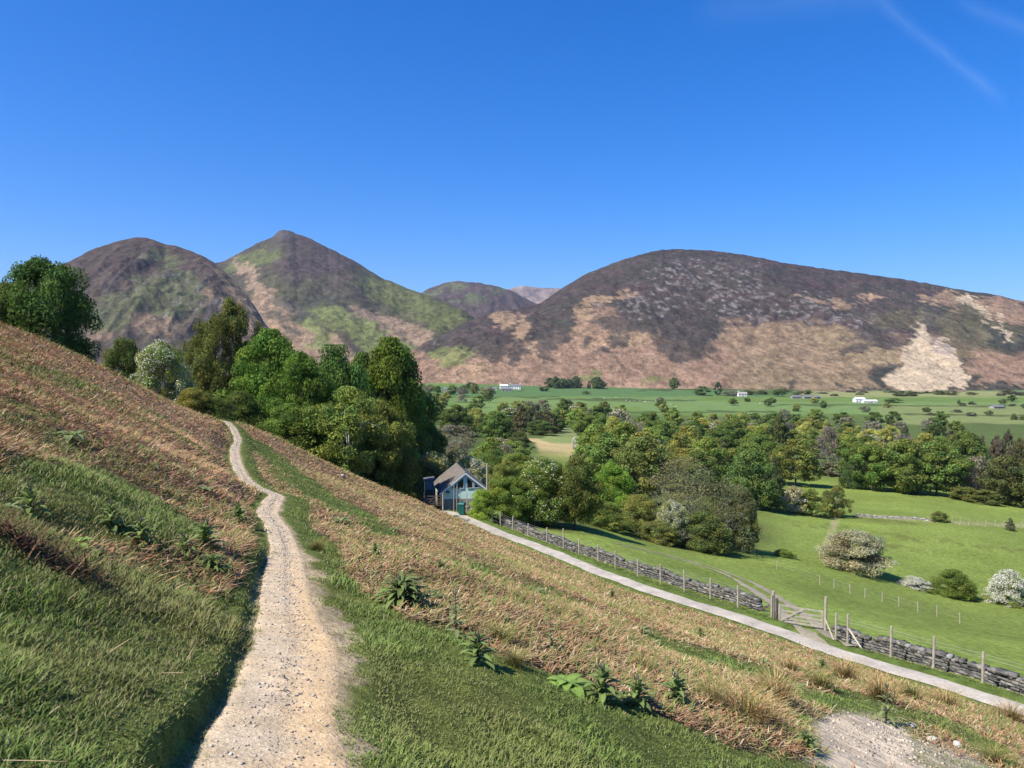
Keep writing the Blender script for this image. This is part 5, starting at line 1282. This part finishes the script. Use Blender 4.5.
def pebbles(name, x, y, z, size, cols, rng, label):
    n = len(x); o8 = np.array([(-1, 0, 0), (1, 0, 0), (0, -1, 0), (0, 1, 0), (0, 0, -1), (0, 0, 1)], float)
    sc_ = rng.uniform(.6, 1.3, (n, 6, 3)) * size[:, None, None] * [1, 1, .6]
    a = rng.uniform(0, 6.28, n); P_ = o8[None] * sc_
    X = P_[..., 0] * np.cos(a)[:, None] - P_[..., 1] * np.sin(a)[:, None]; Y = P_[..., 0] * np.sin(a)[:, None] + P_[..., 1] * np.cos(a)[:, None]
    V = np.stack([X + x[:, None], Y + y[:, None], P_[..., 2] + z[:, None]], 2).reshape(-1, 3)
    f0 = np.array([(0, 2, 5), (2, 1, 5), (1, 3, 5), (3, 0, 5), (2, 0, 4), (1, 2, 4), (3, 1, 4), (0, 3, 4)])
    Fc = (np.arange(n)[:, None, None] * 6 + f0[None]).reshape(-1, 3)
    o = mesh_np(name, V, Fc, 3, M['stone'], np.clip(np.repeat(cols, 6, axis=0), 0, 1)); tag(o, label, 'pebbles', kind='stuff')
n = 9000; i = (rng.random(n) ** 1.6 * (len(path_line) - 12) + 8).astype(int)
off = rng.normal(0, .42, n).clip(-.95, .95) * path_line[i, 3]; tgp = np.gradient(path_line[:, :2], axis=0); tgp /= np.linalg.norm(tgp, axis=1)[:, None]
x = path_line[i, 0] - tgp[i, 1] * off + rng.uniform(-.1, .1, n) * tgp[i, 0]; y = path_line[i, 1] + tgp[i, 0] * off + rng.uniform(-.1, .1, n) * tgp[i, 1]
size = np.abs(rng.normal(0, .0045, n)) + .003 + .0004 * y.clip(0)
size[rng.random(n) < .015] *= 2.2
pebbles('path_pebbles', x, y, H(x, y) + .014, size, np.array([.46, .40, .32]) * rng.uniform(.6, 1.2, (n, 1)), rng, 'small grey pebbles and grit on the footpath')
n = 1500; qx = rng.normal(905, 45, n); qy = 741 + (qx - 880) * .18 + rng.normal(0, 11, n)
pts = []
ds = np.linspace(8, 26, 90)
for a, b_ in zip(qx[:1], qy[:1]): pass
vd = [px_dir(a, b_) for a, b_ in zip(qx, qy)]
vd = np.array([v / v[1] for v in vd]); gx2 = vd[:, 0][:, None] * ds; gy2 = np.tile(ds, (n, 1)); gz2 = tps(gx2.ravel(), gy2.ravel()).reshape(gx2.shape)
hitk = (gz2 > vd[:, 2][:, None] * ds).argmax(1); ok = hitk > 0
x = (vd[:, 0] * ds[hitk])[ok]; y = ds[hitk][ok]; n = len(x); size = np.abs(rng.normal(0, .014, n)) + .006
pebbles('stony_ground', x, y, H(x, y), size, np.array([.50, .42, .31]) * rng.uniform(.5, 1.2, (n, 1)), rng, 'loose grey stones on the worn ground at the lower right')

# ------------------------------------------------------------------ single stones
def rock_mesh(seed):
    rg = random.Random(seed); bm_o = MB()
    n, m = 9, 6; vs_ = []; fs_ = []
    for i in range(m + 1):
        th = math.pi * i / m
        for j in range(n):
            ph = 2 * math.pi * j / n; k = rg.uniform(.78, 1.1); sq = 1 / max(abs(math.cos(ph)), abs(math.sin(ph))) ** .5
            vs_.append((.5 * k * sq * math.sin(th) * math.cos(ph), .38 * k * sq * math.sin(th) * math.sin(ph), .32 * math.cos(th) * rg.uniform(.85, 1.05)))
    for i in range(m):
        for j in range(n): fs_.append((i * n + j, (i + 1) * n + j, (i + 1) * n + (j + 1) % n, i * n + (j + 1) % n))
    o = bm_o.add(vs_, fs_).build('stone', M['rock']); me = o.data; D.objects.remove(o); return me
rm = [rock_mesh(3), rock_mesh(4)]
for i, (px, py, w_, m_, lab) in enumerate(((932, 742, 11, 'palerock', 'pale flat stone on the worn ground, left of the block'), (957, 746, 11, 'palerock', 'pale square block of stone on the worn ground at the lower right'),
        (978, 757, 7, 'rock', 'small grey stone right of the pale square block'), (848, 757, 6, 'rock', 'small grey stone on the bare patch at the lower right'), (912, 728, 8, 'rock', 'grey stone right of the purplish thistle'),
        (243, 631, 4, 'palerock', 'white pebble-sized stone at the left edge of the footpath'), (342, 477, 6, 'palerock', 'pale stone at the foot of the birch trunk'))):
    p = hit(px, py, 2); s_ = w_ / F * p.y
    o = D.objects.new('stone', rm[i % 2]); COL.objects.link(o); o.location = p + Vector((0, 0, s_ * .12)); o.scale = (s_,) * 3; o.rotation_euler = (0, 0, random.uniform(0, 3))
    if m_ == 'palerock': o.material_slots[0].link = 'OBJECT'; o.material_slots[0].material = M['palerock']
    tag(o, lab, 'stone', 'loose stones')

# ------------------------------------------------------------------ leafy plants and rush tussocks
def plant_meshes(seed, nleaf, ll, lw, rise, stalk, spikes=0, col_=(.10, .16, .06)):
    rg = np.random.default_rng(seed); V = []; Fc = []; C = []
    def leaf(o3, a, el, L_, W_, droop, c):
        k = 6; base = len(V); d = np.array([math.cos(a), math.sin(a), 0.]); sd2 = np.array([-math.sin(a), math.cos(a), 0.]); p = np.array(o3, float); e_ = el
        for i in range(k + 1):
            t = i / k; wv = W_ * math.sin(math.pi * min(1, .10 + .90 * t)) ** .75 * (1 if i < k else .05) * .5 * (1 + .12 * math.sin(9 * t + a))
            for u in (-1, 0, 1): V.append(p + sd2 * u * wv + np.array([0, 0, .22 * abs(u) * wv])); C.append(np.array(c) * (1.25 if u == 0 else .95))
            p = p + (d * math.cos(e_) + np.array([0, 0, math.sin(e_)])) * L_ / k; e_ -= droop / k
        for i in range(k):
            for u in (0, 1): q = base + i * 3 + u; Fc.append((q, q + 1, q + 4, q + 3))
    for i in range(nleaf):
        a = i * 2.399 + rg.normal(0, .2); t = i / nleaf; c = np.array(col_) * rg.uniform(.7, 1.35)
        leaf((0, 0, stalk * t * .7 * (1 if stalk else 0) + .01), a, rise + .75 * t + rg.normal(0, .12), ll * (1.05 - .55 * t) * rg.uniform(.8, 1.15), lw * (1.05 - .4 * t), 1.5 + rg.normal(0, .3), c)
    for i in range(spikes):
        a = rg.uniform(0, 6.28); t = rg.uniform(.3, 1); leaf((0, 0, stalk * t), a, .5, ll * .45, lw * .35, 1.0, np.array(col_) * rg.uniform(.8, 1.3))
    o = mesh_np('leaves', V, Fc, 4, M['grass'], np.array(C), smooth=True); me = o.data; D.objects.remove(o)
    ms = None
    if stalk:
        b = MB(); b.bar((0, 0, -.05), (.02, .01, stalk), .018, 6, .01)
        if spikes:
            for i in range(5): b.bar((.02 + .03 * math.cos(i * 1.3), .01 + .03 * math.sin(i * 1.3), stalk - .02), (.02 + .05 * math.cos(i * 1.3), .05 * math.sin(i * 1.3), stalk + .05), .014, 6, .006)
        o = b.build('stalk', M['stalk']); ms = o.data; D.objects.remove(o)
    return me, ms
M['stalk'] = mat('dark_stalk', (.10, .09, .07), noise=(20, 4, .3))
PL = {'mound': plant_meshes(1, 90, .44, .062, .25, .34, 0, (.13, .175, .05)), 'rosette': plant_meshes(2, 15, .52, .19, .15, .12, 0, (.19, .29, .06)),
      'thistle': plant_meshes(3, 12, .40, .11, .2, .85, 16, (.19, .22, .09)), 'small': plant_meshes(4, 14, .42, .12, .45, 0, 0, (.17, .21, .08)), 'leafy': plant_meshes(5, 26, .5, .13, .5, .55, 10, (.16, .215, .06))}
PLANTS = [
 ('mound', 402, 606, 68, 'largest dense dark green leafy plant, beside the turf to the right of the path'),
 ('small', 340, 524, 24, 'small plant in the bracken just right of the path bend'),
 ('small', 428, 598, 26, 'small plant just right of the largest leafy plant'),
 ('thistle', 456, 640, 28, 'tall thin thistle with a dark stalk right of the largest leafy plant'),
 ('leafy', 477, 664, 38, 'ragged thistle with grey leaves beside the brown rush tussock'),
 ('rosette', 567, 690, 56, 'broad-leaved bright green rosette at the edge of the bracken'),
 ('leafy', 602, 702, 44, 'upright leafy plant just right of the bright rosette'),
 ('leafy', 637, 708, 36, 'grey-green plant, second to the right of the bright rosette'),
 ('leafy', 676, 708, 36, 'leafy plant between the grey-green one and the big orange tussock'),
 ('small', 540, 592, 12, 'tiny thistle below the largest bracken patch near the lane'),
 ('small', 555, 608, 13, 'small thistle in mid bracken, upper one of a close pair'),
 ('small', 571, 624, 18, 'round grey thistle in mid bracken, lower one of a close pair'),
 ('thistle', 551, 655, 22, 'dark-stalked thistle just above the bright rosette'),
 ('small', 583, 650, 22, 'grey thistle above the upright leafy plant'),
 ('small', 677, 658, 16, 'bluish thistle above the row of leafy plants'),
 ('small', 712, 664, 14, 'bluish thistle left of the big orange tussock'),
 ('small', 640, 632, 20, 'small green plant alone in the bracken below the lane'),
 ('thistle', 886, 724, 24, 'purplish thistle on the stony ground at the lower right'),
 ('leafy', 806, 752, 26, 'dark leafy plant at the left edge of the bare patch'),
 ('small', 795, 690, 22, 'pale green plant between the orange tussocks'),
 ('leafy', 30, 516, 34, 'bright leafy plant near the left edge of the photo'),
 ('small', 6, 512, 30, 'leafy plant cut by the left edge of the photo'),
 ('rosette', 76, 550, 44, 'large-leaved plant above the dark brown root tangle at the left'),
 ('leafy', 112, 530, 30, 'leafy plant right of the large-leaved one at the left'),
 ('leafy', 142, 548, 34, 'tallest leafy plant between the root tangle and the path plants'),
 ('small', 202, 492, 24, 'grey-green plant on the bracken bank above the path bend'),
 ('leafy', 205, 552, 38, 'dark leafy plant left of the path, highest of the bank clump'),
 ('leafy', 184, 562, 30, 'leafy plant at the left of the bank clump'),
 ('mound', 212, 578, 44, 'dense green clump lowest on the bank left of the path'),
 ('leafy', 238, 524, 26, 'leafy plant on the bank right beside the path'),
 ('small', 70, 440, 34, 'green plant high on the left bracken slope'),
 ('small', 150, 468, 18, 'small plant in the middle of the left bracken slope'),
]
_sc = [(375, 560, 16), (395, 532, 12), (440, 572, 14), (480, 606, 18), (505, 588, 12), (520, 566, 10), (598, 618, 14), (612, 598, 10), (632, 660, 20), (655, 645, 14), (700, 640, 14), (735, 652, 14), (762, 664, 16), (822, 670, 14), (420, 548, 10), (463, 560, 10)]
for i_, (px, py, w_) in enumerate(sorted(_sc)): PLANTS.append(('leafy' if i_ % 3 == 0 else 'small', px, py, w_, ('leftmost' if i_ == 0 else ORD[i_]) + ' little thistle' + ('' if i_ == 0 else ' from the left') + ' among those scattered over the middle bracken'))
for i, (k, px, py, w_, lab) in enumerate(PLANTS):
    p = hit(px, py, 2.2); ml, ms = PL[k]; wid0 = {'mound': .66, 'rosette': .75, 'thistle': .55, 'small': .5, 'leafy': .66}[k]; s_ = w_ / F * p.y / wid0
    e = empty({'mound': 'leafy_plant', 'rosette': 'foxglove_plant', 'thistle': 'thistle', 'small': 'thistle', 'leafy': 'leafy_plant'}[k], (p.x, p.y, p.z), random.uniform(0, 6.28), (s_, s_, s_ * random.uniform(.85, 1.1)))
    o = D.objects.new('leaves', ml); COL.objects.link(o); o.parent = e
    if ms: o = D.objects.new('stalk', ms); COL.objects.link(o); o.parent = e
    tag(e, lab, 'plant', 'leafy plants on the slope')
# dark tangle of old stems on the left bank
p = hit(42, 562, 2.2); n = 420
rg_ = np.random.default_rng(5); tx = rg_.normal(0, .20, n); ty = rg_.normal(0, .10, n)
V, Fc, C = blades(tx, ty, H(tx + p.x, ty + p.y) - p.z + rg_.uniform(0, .07, n), rg_.uniform(.08, .3, n), rg_.uniform(.006, .014, n), clamp01(rg_.normal(.8, .15, n)), rg_.uniform(0, 6.28, n),
                  np.array([(.10, .055, .035), (.16, .09, .05), (.30, .19, .11)])[rg_.choice(3, n, p=[.5, .35, .15])] * rg_.uniform(.7, 1.2, (n, 1)), rg_, .2)
o = mesh_np('dead_stem_tangle', V, Fc, 3, M['dry'], np.clip(C, 0, 1)); o.location = p
tag(o, 'dark brown tangle of old roots and stems on the bank at the left edge', 'stem tangle')
def tuss_mesh(seed, green, n=420):
    rg = np.random.default_rng(seed); a = rg.uniform(0, 6.28, n); r_ = np.abs(rg.normal(0, .13, n)); az2 = a + rg.normal(0, .5, n)
    pal2 = np.array([(.42, .26, .11), (.50, .36, .18), (.30, .17, .07), (.12, .16, .04), (.20, .22, .06)]); pr = [.12, .12, .06, .4, .3] if green else [.3, .3, .18, .1, .12]
    c = pal2[rg.choice(5, n, p=pr)] * rg.uniform(.7, 1.2, (n, 1))
    V, Fc, C = blades(r_ * np.cos(a), r_ * np.sin(a), np.zeros(n) - .02, rg.uniform(.3, .75, n), rg.uniform(.006, .012, n), clamp01(rg.normal(.28, .16, n)), az2, c, rg, .55)
    o = mesh_np('tuft', V, Fc, 3, M['dry'], np.clip(C, 0, 1)); me = o.data; D.objects.remove(o); return me
TM = [tuss_mesh(1, False), tuss_mesh(2, True), tuss_mesh(3, False)]
TUSS = [(498, 645, 54, 1, 'brown-green rush tussock beside the ragged grey thistle'), (515, 668, 36, 1, 'low rush tussock at the turf edge below the brown-green one'), (640, 672, 40, 1, 'greenish rush tussock above the row of leafy plants'),
        (745, 722, 90, 0, 'largest orange tussock left of the bare patch'), (712, 708, 56, 1, 'greenish tussock at the left of the largest orange one'), (775, 700, 60, 2, 'orange tussock behind the largest one'),
        (790, 672, 34, 0, 'tawny tussock halfway up between the orange tussocks and the lane'), (820, 690, 40, 1, 'green tussock above the bare patch'), (845, 680, 44, 2, 'tawny tussock near the lane above the bare patch'),
        (880, 700, 50, 0, 'straw tussock above the purplish thistle'), (910, 700, 36, 1, 'green tussock right of the straw one'), (945, 708, 46, 2, 'straw tussock close to the lane at the right'),
        (995, 764, 44, 1, 'green tussock at the bottom right corner'), (1010, 722, 40, 0, 'straw tussock at the right edge below the lane'), (317, 551, 26, 1, 'small green rush tuft beside the path'),
        (668, 624, 14, 1, 'small green tuft on the hillside just below the lane'), (590, 585, 12, 1, 'tiny tuft below the lane in the middle'), (560, 645, 22, 0, 'tawny tuft left of the dark-stalked thistle'),
        (770, 728, 44, 0, 'orange tussock touching the bare patch'), (868, 682, 22, 1, 'green tuft at the lane edge below the gate fence')]
for px, py, w_, k, lab in TUSS:
    p = hit(px, py, 2.2); s_ = w_ / F * p.y / .95
    o = D.objects.new('rush_tussock', TM[k]); COL.objects.link(o); o.location = p; o.scale = (s_, s_, s_ * random.uniform(.75, 1.0)); o.rotation_euler = (0, 0, random.uniform(0, 6))
    tag(o, lab, 'tussock', 'rush tussocks on the slope')

# ------------------------------------------------------------------ air
HZ = True
if HZ:
    hzb = MB().box((0, 3600, 240), (9000, 7800, 1000)).build('haze'); hzb['kind'] = 'stuff'
    hm_ = D.materials.new('haze_air'); hm_.use_nodes = True; t = hm_.node_tree; t.nodes.remove(t.nodes['Principled BSDF'])
    pv = t.nodes.new('ShaderNodeVolumePrincipled'); pv.inputs['Density'].default_value = 4.2e-5; pv.inputs['Color'].default_value = (.75, .85, 1, 1); pv.inputs['Anisotropy'].default_value = .3
    t.links.new(pv.outputs[0], t.nodes['Material Output'].inputs['Volume']); hzb.data.materials.append(hm_)
